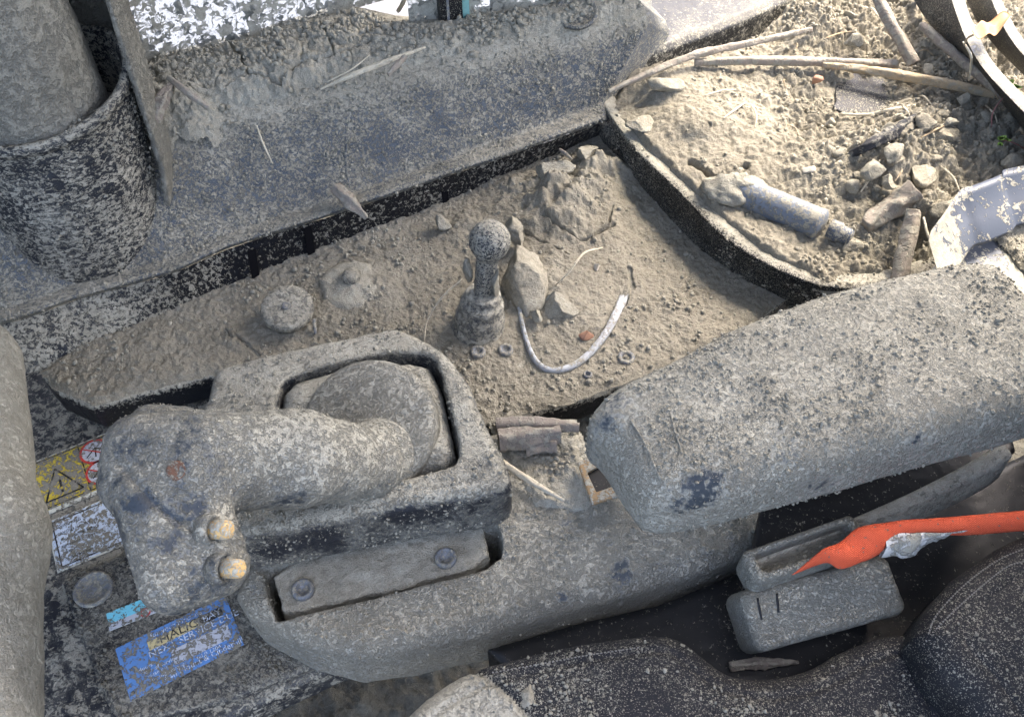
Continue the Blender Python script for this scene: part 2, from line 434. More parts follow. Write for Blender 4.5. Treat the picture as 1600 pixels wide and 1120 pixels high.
M = {}
M['mud'] = mud_mat('dried_mud'); M['mud_pale'] = mud_mat('pale_dry_mud', .95, .02); M['mud_dark'] = mud_mat('dark_mud', .62); M['mud_floor'] = mud_mat('gap_shade_mud', .30)  # mud_floor is darkened evenly so the gaps below read as deep shade
M['mud_warm'] = mud_mat('warm_mud', .74, .025); M['mud_heap'] = mud_mat('heap_mud', .76, .04)
WALL_ROT = 0.0
M['panel'] = caked('splashed_panel', (.058, .072, .084), .46, 300, .26, 22, .42, .38, relief=.0034, soft=.05, dist=.9, settle=.06)
M['skirt'] = caked('splashed_black_skirt', (.008, .009, .011), .42, 250, .26, 20, .30, .32, relief=.0030, soft=.04, dist=.4)
M['bin'] = caked('speckled_black_bin', (.007, .008, .009), .20, 420, .22, 30, .02, .45, relief=.0020, soft=.04, speck=.40, dist=.2)
M['cup'] = caked('splashed_cup', (.016, .019, .023), .50, 180, .32, 14, .42, .45, (1, 1, 1.8), relief=.0034)
M['column'] = caked('muddy_column', (.045, .045, .045), .72, 150, .30, 14, .90, .7, relief=.0028, tone=.72, dist=.2, soft=.20)
M['housing'] = caked('muddy_housing', (.015, .017, .021), .46, 250, .34, 20, .62, .45, relief=.0032, soft=.10, settle=.16)
M['collar'] = caked('muddy_collar', (.018, .020, .024), .46, 260, .34, 26, .64, .45, relief=.0030, soft=.12)
M['grip'] = caked('dusty_grip', (.024, .031, .037), .42, 240, .52, 42, .58, .42, relief=.0024, soft=.14, dist=.2, settle=.06)
M['base'] = caked('muddy_console', (.042, .053, .062), .52, 230, .30, 20, .82, .45, relief=.0026, soft=.20, dist=.2, settle=.10)
M['armrest'] = caked('muddy_armrest', (.030, .039, .046), .50, 300, .26, 18, .92, .55, relief=.0017, soft=.20, dist=.2, settle=.10)
M['panelfloor'] = caked('splashed_floor_panel', (.015, .017, .021), .44, 150, .32, 14, .40, .5, relief=.0028, tone=.85)
M['coverplate'] = caked('muddy_cover_plate', (.014, .015, .018), .42, 270, .28, 18, .44, .5, tone=.72, relief=.0028)
M['seat'] = caked('dusty_seat_cloth', (.013, .014, .017), .12, 420, .20, 16, .22, .9, relief=.0018, speck=.15, soft=.05, dist=.2, settle=.06)
M['seatback'] = caked('black_seat_leather', (.008, .009, .011), .14, 420, .2, 18, .06, .7, relief=.0012, speck=.12, soft=.05, dist=.2, settle=.06)
M['bolster'] = caked('dusty_bolster', (.10, .10, .105), .60, 300, .22, 18, .7, .85, relief=.0018, soft=.08)
M['black'] = caked('black_plastic', (.008, .009, .010), .02, 260, .3, 30, .10, .45, relief=.0010)
M['pad'] = caked('dusty_grey_pad', (.13, .13, .13), .46, 190, .20, 12, .95, .8, relief=.0020, soft=.25, tone=.95, dist=.2)
M['buckle'] = caked('dusty_buckle', (.022, .024, .027), .50, 300, .26, 26, .74, .55, relief=.0024, soft=.16, dist=.2)
M['bellow'] = caked('dusty_rubber', (.045, .047, .05), .60, 240, .24, 30, .6, .8, relief=.0018, soft=.07)
M['knob'] = caked('caked_knob', (.03, .036, .044), .60, 420, .2, 40, .45, .4, relief=.0022)
M['bluegrey'] = caked('blue_grey_metal', (.10, .12, .15), .46, 240, .4, 30, .3, .4, relief=.0014)
M['strip'] = caked('grey_plastic_strip', (.42, .44, .45), .34, 260, .35, 30, .25, .5, relief=0.0008, soft=.09)
M['band'] = caked('black_band', (.012, .013, .015), .22, 300, .25, 26, .06, .5, relief=0.0016, speck=.5)
M['bandrim'] = caked('lit_band_rim', (.10, .11, .13), .45, 300, .3, 26, .5, .4, relief=0.0012)  # rim paler than the band: sunlight put into its colour
M['bracket'] = caked('painted_bracket', (.055, .065, .082), .46, 90, .55, 22, .18, .4, relief=0.0012, soft=.03)
M['wood'] = wood_mat('weathered_wood', (.17, .14, .105), (.42, .37, .30)); M['reed'] = wood_mat('dry_reed', (.26, .19, .11), (.56, .45, .29), .35)
M['straw'] = wood_mat('pale_straw', (.55, .48, .34), (.66, .60, .46), .1); M['char'] = wood_mat('charred_wood', (.02, .02, .022), (.06, .06, .062), .3)
M['bark'] = wood_mat('grey_bark', (.12, .10, .08), (.33, .29, .24), .4)
M['can'] = caked('blue_grey_can', (.17, .195, .225), .50, 200, .45, 26, .30, .35, relief=0.0014)
M['yellow_btn'] = caked('yellow_button', (.64, .42, .17), .56, 330, .35, 60, .35, .45, relief=0.0010, tone=1.25)
M['steel'] = caked('dull_steel', (.16, .17, .18), .45, 300, .3, 40, .4, .4, relief=0.0012)
M['rust'] = caked('rusty_screw', (.11, .055, .032), .35, 500, .3, 60, .3, .8, relief=0.0010, tone=.8)
M['rustplate'] = caked('rusted_plate', (.30, .20, .10), .45, 220, .5, 60, .3, .8, relief=0.0010)
M['pebble'] = plain('pale_pebble', (.55, .50, .40), .8); M['redstone'] = plain('reddish_stone', (.34, .19, .12), .8)
M['leaf'] = plain('brown_leaf', (.42, .22, .09), .6); M['green'] = plain('green_leaf', (.22, .34, .06), .5)
M['stem'] = plain('red_stem', (.30, .14, .12), .6)
M['thread'] = plain('pale_thread', (.24, .23, .20), .8)
M['void'] = plain('black_recess', (.006, .006, .007), .9, .1)
def webbing_mat():
    m, n, l, b = _new('red_webbing'); tc = n.new('ShaderNodeTexCoord').outputs['Object']
    w = n.new('ShaderNodeTexWave'); w.inputs['Scale'].default_value = 330; w.inputs['Distortion'].default_value = .6; w.wave_type = 'BANDS'; w.bands_direction = 'DIAGONAL'
    l.new(tc, w.inputs['Vector'])
    f = _noise(n, l, tc, 90, 4, .6); d = _range(n, l, _noise(n, l, tc, 330, 3, .6), .64, .70)
    col = _mix(n, l, f, (.62, .075, .025), (.85, .15, .055)); col = _mix(n, l, _math(n, l, 'MULTIPLY', w.outputs['Fac'], .25), col, (.34, .03, .015))
    col = _mix(n, l, d, col, (.16, .12, .09)); l.new(col, b.inputs['Base Color']); b.inputs['Roughness'].default_value = .85
    bp = n.new('ShaderNodeBump'); bp.inputs['Strength'].default_value = .7; bp.inputs['Distance'].default_value = .0007
    l.new(w.outputs['Fac'], bp.inputs['Height']); l.new(bp.outputs[0], b.inputs['Normal']); return m
M['webbing'] = webbing_mat()
M['lining'] = caked('frayed_white_lining', (.62, .60, .54), .38, 120, .4, 40, .25, .85, relief=0.0016, soft=.1)
def glass_mat():
    m, n, l, b = _new('dirty_glass'); tc = n.new('ShaderNodeTexCoord').outputs['Object']
    v = _math(n, l, 'ADD', _math(n, l, 'MULTIPLY', _noise(n, l, tc, 105, 5, .6, 1.2), .8), _math(n, l, 'MULTIPLY', _noise(n, l, tc, 16, 2, .5), .35))
    at = n.new('ShaderNodeAttribute'); at.attribute_name = 'cov'; v = _math(n, l, 'ADD', v, at.outputs['Fac'])
    mask = _range(n, l, v, .57, .65)
    film = _range(n, l, _noise(n, l, tc, 60, 4, .65), .35, .7, .06, .30)
    tr = n.new('ShaderNodeBsdfTransparent'); tr.inputs[0].default_value = (.93, .96, .99, 1)
    tl = n.new('ShaderNodeBsdfTranslucent'); tl.inputs[0].default_value = (.8, .82, .84, 1)
    gl = n.new('ShaderNodeBsdfGlossy'); gl.inputs['Roughness'].default_value = .08
    fr = n.new('ShaderNodeFresnel'); fr.inputs[0].default_value = 1.45
    a = n.new('ShaderNodeMixShader'); l.new(film, a.inputs[0]); l.new(tr.outputs[0], a.inputs[1]); l.new(tl.outputs[0], a.inputs[2])
    g = n.new('ShaderNodeMixShader'); l.new(fr.outputs[0], g.inputs[0]); l.new(a.outputs[0], g.inputs[1]); l.new(gl.outputs[0], g.inputs[2])
    col, mid, fine = _mudcol(n, l, tc); l.new(col, b.inputs['Base Color']); b.inputs['Roughness'].default_value = .95
    o = n.new('ShaderNodeMixShader'); l.new(mask, o.inputs[0]); l.new(g.outputs[0], o.inputs[1]); l.new(b.outputs[0], o.inputs[2])
    l.new(o.outputs[0], n['Material Output'].inputs[0]); return m
M['glass'] = glass_mat()
M['glassedge'] = plain('teal_glass_edge', (.22, .42, .38), .2, .5)
M['ground'] = plain('pale_gravel', (.13, .135, .14), .95)
def sticker(name, c, cov=.36, scale=170, patch=.45): return caked(name, c, cov, scale, patch, 28, .34, .5, relief=0.0010, soft=.03, tone=.62, dist=1.0, settle=0.0)
M['s_yellow'] = sticker('yellow_print', (.60, .46, .05), .60); M['s_white'] = sticker('white_print', (.56, .64, .72), .46, 190)
M['s_cyan'] = sticker('cyan_print', (.20, .62, .74), .34); M['s_blue'] = sticker('blue_print', (.11, .25, .52), .38, 160)
M['s_black'] = sticker('black_print', (.02, .02, .02), .30); M['s_red'] = sticker('red_print', (.50, .05, .04), .30)
M['s_tan'] = sticker('tan_print', (.62, .52, .26), .30); M['s_grey'] = sticker('grey_print', (.50, .52, .55), .44); M['s_wtext'] = sticker('white_lettering', (.62, .70, .80), .34, 300)
M['s_edge'] = sticker('pale_sticker_edge', (.62, .62, .52), .34)

# ------------------------------------------------------------------ setting: outside ground, cab floor, added sun-blocking roof and wall
def slab(name, x0, x1, y0, y1, z0, z1, mat, **k):
    V = np.array([(x, y, z) for z in (z0, z1) for x, y in ((x0, y0), (x1, y0), (x1, y1), (x0, y1))])
    F = [(3, 2, 1, 0), (4, 5, 6, 7), (0, 1, 5, 4), (1, 2, 6, 5), (2, 3, 7, 6), (3, 0, 4, 7)]
    o = obj(name, V, F, mat, smooth=False, **k); return o
def quad(name, pts, mat): return obj(name, np.array(pts, float), [(0, 1, 2, 3)], mat, smooth=False)
o = quad('ground', [(-150, -150, -1.1), (150, -150, -1.1), (150, 150, -1.1), (-150, 150, -1.1)], M['ground']); o['kind'] = 'structure'
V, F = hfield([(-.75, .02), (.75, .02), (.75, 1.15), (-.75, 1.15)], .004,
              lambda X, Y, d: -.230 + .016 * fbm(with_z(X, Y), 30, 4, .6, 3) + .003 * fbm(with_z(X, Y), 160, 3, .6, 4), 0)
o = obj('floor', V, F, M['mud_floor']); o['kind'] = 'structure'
o = slab('cab_floor', -.9, .9, -.3, 1.2, -.32, -.27, M['black']); o['kind'] = 'structure'
rp = [(-1.0, .18), (1.22, .18), (1.22, .68), (.45, 1.45), (-1.0, 1.45)]  # unseen roof, corner cut so direct sun reaches only the heap side
o = obj('sun_block_roof', np.array([(x, y, z) for z in (1.12, 1.17) for x, y in rp]), [(4, 3, 2, 1, 0), (5, 6, 7, 8, 9)] + [(i, (i + 1) % 5, (i + 1) % 5 + 5, i + 5) for i in range(5)], M['pad'], smooth=False); o['kind'] = 'structure'
o = slab('added_front_wall', -1.05, -1.0, -.15, 1.45, -.32, 1.12, M['black']); o['kind'] = 'structure'  # unseen wall added to cut side light and deepen contrast

# ------------------------------------------------------------------ sill panel along the window
t = thing('sill_panel', 'long muddy blue-grey plastic sill panel sloping up to the window', 'panel', W(500, 393, 0))
rows = [WP([(-90, 625), (60, 578), (150, 547), (320, 470), (500, 395), (700, 320), (860, 252), (940, 212)], -.004),
        WP([(-90, 525), (30, 500), (125, 467), (265, 428), (366, 386), (520, 337), (700, 275), (790, 245), (942, 190)], .036)]
G = loft(rows, 420, 34)
nv, nu = G.shape[:2]
V = G.reshape(-1, 3); Fq = grid_faces(nv, nu, False, False)
cov = np.interp(np.tile(np.linspace(0, 1, nu), nv), [0, .28, .42, .8, 1], [.35, .25, -.12, -.05, .1])
Vc = crust(V, Fq, .0007, 220, seed=2)
obj('skirt', Vc, Fq, M['skirt'], t, cov=cov, label='black speckled lower skirt of the sill panel')
# ribs (joint strips) on the skirt
for px, py in ((487, 400), (697, 320), (400, 436)):
    a = W(px + 1, py + 1, -.004); b = W(px - 6, py - 46, .036)
    w = np.array([.0035, .0022, 0]); ou = np.array([.0, -.002, .0012])
    obj('joint_strip', [a - w + ou, a + w + ou, b + w + ou, b - w + ou, a - w, a + w, b + w, b - w],
        [(0, 1, 2, 3), (4, 5, 1, 0), (5, 6, 2, 1), (6, 7, 3, 2), (7, 4, 0, 3)], M['void'], t, smooth=False)
lip = [(-90, 525), (30, 500), (125, 467), (265, 428), (366, 386), (520, 337), (700, 275), (790, 245), (942, 190)]
fold = [(-90, 330), (60, 285), (170, 250), (250, 222), (330, 192), (520, 150), (700, 112), (880, 68), (1014, 38)]
fold2 = [(-90, 285), (60, 240), (170, 205), (250, 175), (330, 150), (520, 108), (700, 78), (880, 40), (1008, 14)]
led = [(-90, 225), (60, 165), (140, 134), (225, 106), (400, 60), (530, 24), (640, 40), (800, 22), (985, -10)]
rows = [WP(lip, .036), WP([(a, b - 3) for a, b in lip], .044), WP([(a, b - 12) for a, b in lip], .047), WP([(a, b - 26) for a, b in lip], .046),
        WP([(a, b - 32) for a, b in lip], .049), WP(fold, .118), WP(fold2, .133), WP(led, .138), WP([(a, b - 14) for a, b in led], .137)]
R = [curve(r, 700) for r in rows]
segs = [4, 5, 6, 4, 70, 16, 40, 10]; G = []
for i, k in enumerate(segs):
    tt = np.linspace(0, 1, k, endpoint=False)[:, None, None]; G.append(R[i][None] * (1 - tt) + R[i + 1][None] * tt)
G = np.concatenate(G + [R[-1][None]]); nv, nu = G.shape[:2]
vv = np.repeat(np.cumsum([0] + [1] * (nv - 1)), nu); uu = np.tile(np.linspace(0, 1, nu), nv)
V = G.reshape(-1, 3); Fq = grid_faces(nv, nu)
for _ in range(3):   # soften the folds
    g = V.reshape(nv, nu, 3).copy(); g[1:-1] = .5 * g[1:-1] + .25 * (g[2:] + g[:-2]); V = g.reshape(-1, 3)
Vc = crust(V, Fq, .0007, 170, .0012, 14, seed=5)
cov = np.where(vv < 19, .12, np.interp(vv, [19, 45, 75, 90, 110], [.02, -.12, .05, .5, .9])) + np.interp(uu, [0, .25, .4, 1], [.15, .08, 0, 0])
panel = obj('upper_panel', Vc, Fq, M['panel'], t, cov=cov)
# end wall of the panel
E = np.stack([R[i][-1] for i in range(len(R))]); E2 = E + np.array([.035, .05, -.0]) ; E2[:, 2] -= .045
obj('end_wall', np.concatenate([E, E2]), [(i, i + 1, i + 1 + len(E), i + len(E)) for i in range(len(E) - 1)], M['panel'], t)
# raised seam and round cap on the panel
for path in ([(541, 215), (541, 245), (545, 290)],):
    obj('seam', *tube([W(a, b, z) + np.array([0, -.001, .001]) for (a, b), z in zip(path, (.103, .085, .064))], [.0014, .0016, .0014], seed=3), M['panel'], t)
c = W(900, 22, .1375)
obj('plug_cap', *lathe([(.024, 0), (.0245, .003), (.0225, .0045), (.0205, .0035), (.0195, .002), (.004, .0022), (.0005, .0022)], c, (-.02, -.25, 1), 40), M['panel'], t)
# rear sill beyond the panel
rows = [WP([(985, 165), (1060, 128), (1150, 92), (1250, 50), (1360, -10)], .015), WP([(1000, 92), (1080, 66), (1180, 26), (1262, -12), (1340, -50)], .062),
        WP([(1005, 78), (1080, 52), (1180, 10), (1262, -28), (1340, -66)], .068), WP([(950, -30), (1030, -60), (1140, -100), (1230, -140), (1300, -170)], .07)]
G = loft(rows, 160, 60); nv, nu = G.shape[:2]; V = G.reshape(-1, 3); Fq = grid_faces(nv, nu)
yy = np.repeat(np.linspace(0, 1, nv), nu)
solo('rear_sill', 'dark glossy sill strip running on behind the end of the blue-grey panel', 'sill', crust(V, Fq, .0006, 200, seed=8), Fq,
     M['black'], cov=np.interp(yy, [0, .3, .5, .7, 1], [.8, .5, .2, .3, .9]))

# mud lying on the sill
def rowmix(a, b, f): return [(p[0] * (1 - f) + q[0] * f, p[1] * (1 - f) + q[1] * f) for p, q in zip(a, b)]
rows = [WP(rowmix(lip, fold, .78), .100), WP(fold, .117), WP(fold2, .134), WP(rowmix(fold2, led, .5), .140), WP(led, .139), WP([(a, b - 6) for a, b in led], .134)]
G = loft(rows, 900, 200); nv, nu = G.shape[:2]
uu = np.linspace(0, 1, nu)[None, :]; vv = np.linspace(0, 1, nv)[:, None]
amp = np.interp(uu, [0, .15, .3, .45, .6, .75, 1], [.5, .9, 1, .85, .5, .3, .2])
edge = fbm(G.reshape(-1, 3), 38, 4, .6, 21).reshape(nv, nu)
thick = sstep(.02, .42, vv + .24 * edge - (1 - amp) * .28) * (1 - .75 * sstep(.80, 1.0, vv))
lump = fbm(G.reshape(-1, 3), 42, 5, .58, 22).reshape(nv, nu) * .5 + .5
fine = fbm(G.reshape(-1, 3), 190, 4, .62, 23).reshape(nv, nu)
bill = fbm(G.reshape(-1, 3), 90, 3, .5, 24, ridge=True).reshape(nv, nu)
h = thick * amp * (.003 + .010 * lump ** 1.5 - .0040 * bill) + .0022 * fine * (.35 + thick) + .0016 * thick - .0045 * (1 - thick)
g_ = G.reshape(-1, 3); wq = g_ + .010 * np.stack([fbm(g_, 45, 2, .5, 91), fbm(g_, 45, 2, .5, 92), 0 * g_[:, 0]], 1)
f1_, f2_, id_ = worley2(wq * np.array([1, .8, 1]), 21, 14); pl_ = sstep(.01, .10, f2_ - f1_).reshape(nv, nu); id_ = id_.reshape(nv, nu)
ch = np.interp(uu, [0, .2, .5, .62, 1], [1, 1, .8, .3, .1]) * sstep(.3, .6, thick)
h = h + ch * (.0045 * (id_ * .6 + .5) * pl_ - .001 * (1 - pl_))
# left part is heaped
g = G.reshape(-1, 3)
hp = W(255, 170, .15); h += (np.exp(-(((g[:, 0] - hp[0]) / .05) ** 2 + ((g[:, 1] - hp[1]) / .05) ** 2)) * .016).reshape(nv, nu) * (.4 + lump)
for path, wd, dp in (([(345, 55), (372, 78), (385, 108)], .0016, .008), ([(352, 125), (385, 110), (432, 112), (470, 88), (520, 78), (580, 58)], .0020, .010), ([(498, 30), (515, 60), (522, 78)], .0011, .006),
                     ([(238, 205), (262, 190)], .0018, .008)):
    pts = WP(path, .148); jit = .0022 * fbm(g, 120, 3, .6, 31)
    d = np.abs(dpath(g[:, 0], g[:, 1], pts) + jit).reshape(nv, nu); h -= dp * (1 - sstep(wd * .4, wd * 1.3, d))
    h += .0018 * np.exp(-(d / .012) ** 2)
V = g + np.array([0, -.15, 1.0]) * h.reshape(-1, 1); Fq = grid_faces(nv, nu)
keep = (thick.ravel() > .02)[Fq].any(1); Fq2 = Fq[keep]; us = np.unique(Fq2); mm = np.full(len(V), -1); mm[us] = np.arange(len(us)); V2 = V[us]; F2 = mm[Fq2]
solo('sill_mud', 'cracked layer of dried mud lying along the window sill', 'mud', V2, F2, M['mud'], kind='stuff')
N2 = normals(V2, F2)
solo('sill_crumbs', 'loose crumbs of dried mud strewn on the window sill', 'mud', *strew(V2, N2, 9000, .0006, .0048, 5, .3, sstep(.9, .2, (V2[:, 0] + .5) / .9)), M['mud'], kind='stuff')
PV = Vc; PN = normals(Vc, Fq if len(Fq) and Fq.max() < len(Vc) else grid_faces(1, 1)) if False else None

def specks(parent, V, Fq, n, s0, s1, seed, mat='mud', up=-1.0, w=None):
    Vs, Fs = strew(V, normals(V, Fq), n, s0, s1, seed, up, w, .05); return obj('mud_specks', Vs, Fs, M[mat], parent, kind='stuff')
_pm = panel.data; _pv = np.empty(len(_pm.vertices) * 3, np.float32); _pm.vertices.foreach_get('co', _pv); _pv = _pv.reshape(-1, 3).astype(float) + wloc(panel)
_pf = np.empty(len(_pm.loops), np.int32); _pm.loops.foreach_get('vertex_index', _pf)
specks(panel.parent, _pv, _pf.reshape(-1, 4), 16000, .0005, .0026, 71)

# ------------------------------------------------------------------ window
def pane(name, label, a, b, z0, h, th=.005):
    a = np.asarray(a); b = np.asarray(b); e = (b - a) / np.linalg.norm(b - a); nrm = np.array([-e[1], e[0], 0]) * th
    nu, nv = 40, 30; fr = []
    for q in (0, 1):
        fr += [a + (b - a) * u + nrm * q + np.array([0, 0, (z0 - a[2]) + h * v]) for v in np.linspace(0, 1, nv) for u in np.linspace(0, 1, nu)]
    F1 = grid_faces(nv, nu); V = np.array(fr); F = np.concatenate([F1, F1[:, ::-1] + nu * nv])
    cv = np.interp(V[:, 2] - z0, [0, .02, .07, h], [.10, .05, .0, -.05])
    return solo(name, label, 'window', V, F, M['glass'], cov=cv)
pane('window_pane', 'mud-spattered glass pane at the top left above the cracked mud', W(120, 134, .138), W(700, -30, .138), .136, .55)
pane('window_pane', 'clear bright glass pane right of the black window post', W(640, 34, .138) , W(1120, -26, .138), .136, .55)
t = thing('window_post', 'black speckled upright window post with a teal glass edge', 'post', W(708, 34, .139))
e = W(735, 28, .139) - W(688, 38, .139); e[2] = 0; L = np.linalg.norm(e); e /= L; nn = np.array([-e[1], e[0], 0]); b0 = W(688, 38, .136)
def bar(a, e, nn, w, d, h): 
    return np.array([a, a + e * w, a + e * w + nn * d, a + nn * d] + [q + np.array([0, 0, h]) for q in (a, a + e * w, a + e * w + nn * d, a + nn * d)]), [(3, 2, 1, 0), (4, 5, 6, 7), (0, 1, 5, 4), (1, 2, 6, 5), (2, 3, 7, 6), (3, 0, 4, 7)]
obj('post_body', *bar(b0 - nn * .004, e, nn, L * .72, .012, .5), M['bin'], t, smooth=False)
obj('groove', *bar(b0 - nn * .0052 + e * L * .2, e, nn, L * .08, .002, .5), M['steel'], t, smooth=False)
obj('glass_edge', *bar(b0 + e * L * .74, e, nn, L * .24, .006, .5), M['glassedge'], t, smooth=False)

# ------------------------------------------------------------------ column in its cup (top left)
t = thing('lever_column', 'thick muddy lever column standing in an open cup at top left', 'lever', W(138, 345, .05))
c0 = np.array([-.432, .662, .035]); c1 = np.array([-.434, .692, .20]); ax = (c1 - c0) / np.linalg.norm(c1 - c0)
th = np.linspace(0, 2 * np.pi, 220, endpoint=False)
def ringc(f, r): return c0 + (c1 - c0) * f + np.stack([np.cos(th) * r, np.sin(th) * r, np.zeros_like(th)], 1)
prof = [(-.02, .056), (-.01, .068), (.02, .0765), (.1, .078)] + [(f, .078 + .005 * f) for f in np.linspace(.14, .88, 60)] + [(.895, .0826), (.91, .0822), (.925, .0835), (.935, .0885), (.965, .0900), (.985, .0892), (.996, .086), (.985, .0815), (.95, .080)] + [(f, .079) for f in np.linspace(.9, .2, 14)]
V = []
for f, r in prof:
    R_ = ringc(f, r)
    if f > .5: # rim dips at the back, rises to the right
        R_[:, 2] += (.012 * np.cos(th - .3) + .004 * np.sin(2 * th)) * (f - .5) * 2
    V.append(R_)
V = np.concatenate(V); Fq = grid_faces(len(prof), 220, True)
V = crust(V, Fq, .0009, 120, .0012, 30, seed=12)
obj('cup', V, Fq, M['cup'], t); specks(t, V, Fq, 5000, .0005, .0024, 72)
nr = 120; V = []
c2 = np.array([-.440, .700, .62])
for f in np.linspace(0, 1, nr):
    cc = (c0 + (c1 - c0) * .35) * (1 - f) + c2 * f; r = .064 - .004 * f + .003 * math.exp(-(f / .1) ** 2)
    V.append(cc + np.stack([np.cos(th) * r, np.sin(th) * r * 1.0, 0 * th], 1))
V = np.concatenate(V); Fq = grid_faces(nr, 220, True); V = crust(V, Fq, .0012, 85, .0030, 20, seed=14)
obj('column', V, Fq, M['column'], t, cov=np.interp(V[:, 2], [.1, .2, .3, .6], [-.15, .0, .05, .1]))
tb = np.linspace(math.radians(-8), math.radians(200), 120); V = []
fs = np.linspace(.0, 3.4, 150)
for r, in ((.095,), (.090,)):
    for f in fs: V.append(c0 + (c1 - c0) * f + np.array([.004, .006, 0]) + (.86 + .14 * min(1, f / .5)) * np.stack([np.cos(tb) * r * (1 - .02 * f), np.sin(tb) * r, np.zeros_like(tb)], 1))
V = np.concatenate(V); nb = len(tb); Fa = grid_faces(len(fs), nb); Fb = grid_faces(len(fs), nb, False, True) + len(fs) * nb
k = len(fs) * nb
edge = np.array([(i * nb, (i + 1) * nb, (i + 1) * nb + k, i * nb + k) for i in range(len(fs) - 1)])
edge2 = np.array([(j, j + 1, j + 1 + k, j + k) for j in range(nb - 1)])
Fq = np.concatenate([Fa, Fb, edge, edge2]); V = crust(V, Fq, .0008, 90, .001, 30, seed=15)
obj('back_guard', V, Fq, M['column'], t); specks(t, V, Fq, 2500, .0005, .0024, 73)

# ------------------------------------------------------------------ side console (lower left) with stickers
t = thing('side_console', 'dark mud-splashed console panel carrying stickers at lower left', 'console', W(250, 900, -.06))
poly = WP([(-120, 480), (20, 520), (80, 560), (150, 620), (420, 600), (600, 760), (620, 1010), (520, 1045), (300, 1150), (60, 1240), (-120, 1240)], -.05)
dd = sd_poly
lo = poly.min(0) - .01; hi = poly.max(0) + .01; lo[2] = -.095; hi[2] = -.045
V, Fq = snet(lambda X, Y, Z: ext(sd_poly(X, Y, poly), Z, -.09, -.05, .006), lo, hi, .0028)
V = crust(V, Fq, .0010, 120, seed=16); obj('console_panel', V, Fq, M['panelfloor'], t); CPV, CPF = V, Fq
poly2 = WP([(98, 912), (118, 896), (230, 850), (420, 850), (545, 1000), (505, 1038), (360, 1095), (190, 1135), (168, 1100), (120, 980)], -.044)
lo = poly2.min(0) - .01; hi = poly2.max(0) + .01; lo[2] = -.056; hi[2] = -.035
V, Fq = snet(lambda X, Y, Z: ext(sd_poly(X, Y, poly2), Z, -.052, -.042, .0035), lo, hi, .0016)
V = crust(V, Fq, .0011, 170, seed=17); obj('cover_plate', V, Fq, M['coverplate'], t); CVV, CVF = V, Fq
obj('round_washer', *lathe([(.0165, -.001), (.0165, .002), (.0155, .003), (.0135, .003), (.0125, .0018), (.005, .0018), (.001, .0018)], W(146, 921, -.0425), (0, 0, 1), 40), M['steel'], t)
def frame_of(a, b, d):   # origin, unit u (a->b), unit v (a->d made square)
    u = b - a; L = np.linalg.norm(u); u = u / L; v = d - a; v = v - (v @ u) * u; Hh = np.linalg.norm(v); return a, u, v / Hh, L, Hh
def flat(parent, name, pts, mat, z, th=.0004, label=None):
    p = np.asarray(pts); n = len(p); top = p.copy(); top[:, 2] = z; bot = p.copy(); bot[:, 2] = z - th
    A = 0.5 * np.sum(p[:, 0] * np.roll(p[:, 1], -1) - np.roll(p[:, 0], -1) * p[:, 1])
    idx = range(n) if A > 0 else range(n - 1, -1, -1)
    F = [tuple(idx)] + [(i, (i + 1) % n, (i + 1) % n + n, i + n) if A < 0 else ((i + 1) % n, i, i + n, (i + 1) % n + n) for i in range(n)]
    return obj(name, np.concatenate([top, bot]), F, mat, parent, smooth=False, label=label)
def rect(fr, u0, v0, u1, v1):
    a, u, v, L, Hh = fr; return [a + u * L * x + v * Hh * y for x, y in ((u0, v0), (u1, v0), (u1, v1), (u0, v1))]
def ringflat(parent, name, c, u, v, r0, r1, mat, z, n=36):
    q = np.linspace(0, 2 * np.pi, n, endpoint=False); V = np.concatenate([c + r * (np.cos(q)[:, None] * u + np.sin(q)[:, None] * v) for r in (r1, r0)]); V[:, 2] = z
    return obj(name, V, [((i + 1) % n, i, i + n, (i + 1) % n + n) for i in range(n)], mat, parent, smooth=False)
def strokes(parent, name, segs, w, mat, z):
    Vs = []; F = []
    for a, b in segs:
        a = np.asarray(a); b = np.asarray(b); e = b - a; e = e / np.linalg.norm(e); nn = np.array([-e[1], e[0], 0]) * w / 2; k = len(Vs)
        Vs += [a - nn, b - nn, b + nn, a + nn]; F.append((k, k + 1, k + 2, k + 3))
    V = np.array(Vs); V[:, 2] = z; return obj(name, V, F, mat, parent, smooth=False)
def lettering(parent, text, fr, u0, v0, height, mat, z, stretch=1.0, name='lettering'):
    cu = bpy.data.curves.new('txt', 'FONT'); cu.body = text; cu.size = 1.0; cu.resolution_u = 2
    ob = bpy.data.objects.new('txt', cu); COL.objects.link(ob); bpy.context.view_layer.update()
    me = bpy.data.meshes.new_from_object(ob.evaluated_get(bpy.context.evaluated_depsgraph_get()))
    V = np.array([q.co[:] for q in me.vertices]); F = [tuple(q.vertices) for q in me.polygons]
    bpy.data.objects.remove(ob); bpy.data.curves.remove(cu); bpy.data.meshes.remove(me)
    a, u, v, L, Hh = fr; s = height / .72
    P = a + u * (L * u0) + v * (Hh * v0) + V[:, :1] * s * stretch * u - V[:, 1:2] * s * v
    if z is not None: P[:, 2] = z
    # v runs down the sticker, so mirrored faces are turned over
    return obj(name, P, [tuple(reversed(f)) if np.cross(u, -v)[2] < 0 else f for f in F], mat, parent, smooth=False)
zs = -.0486
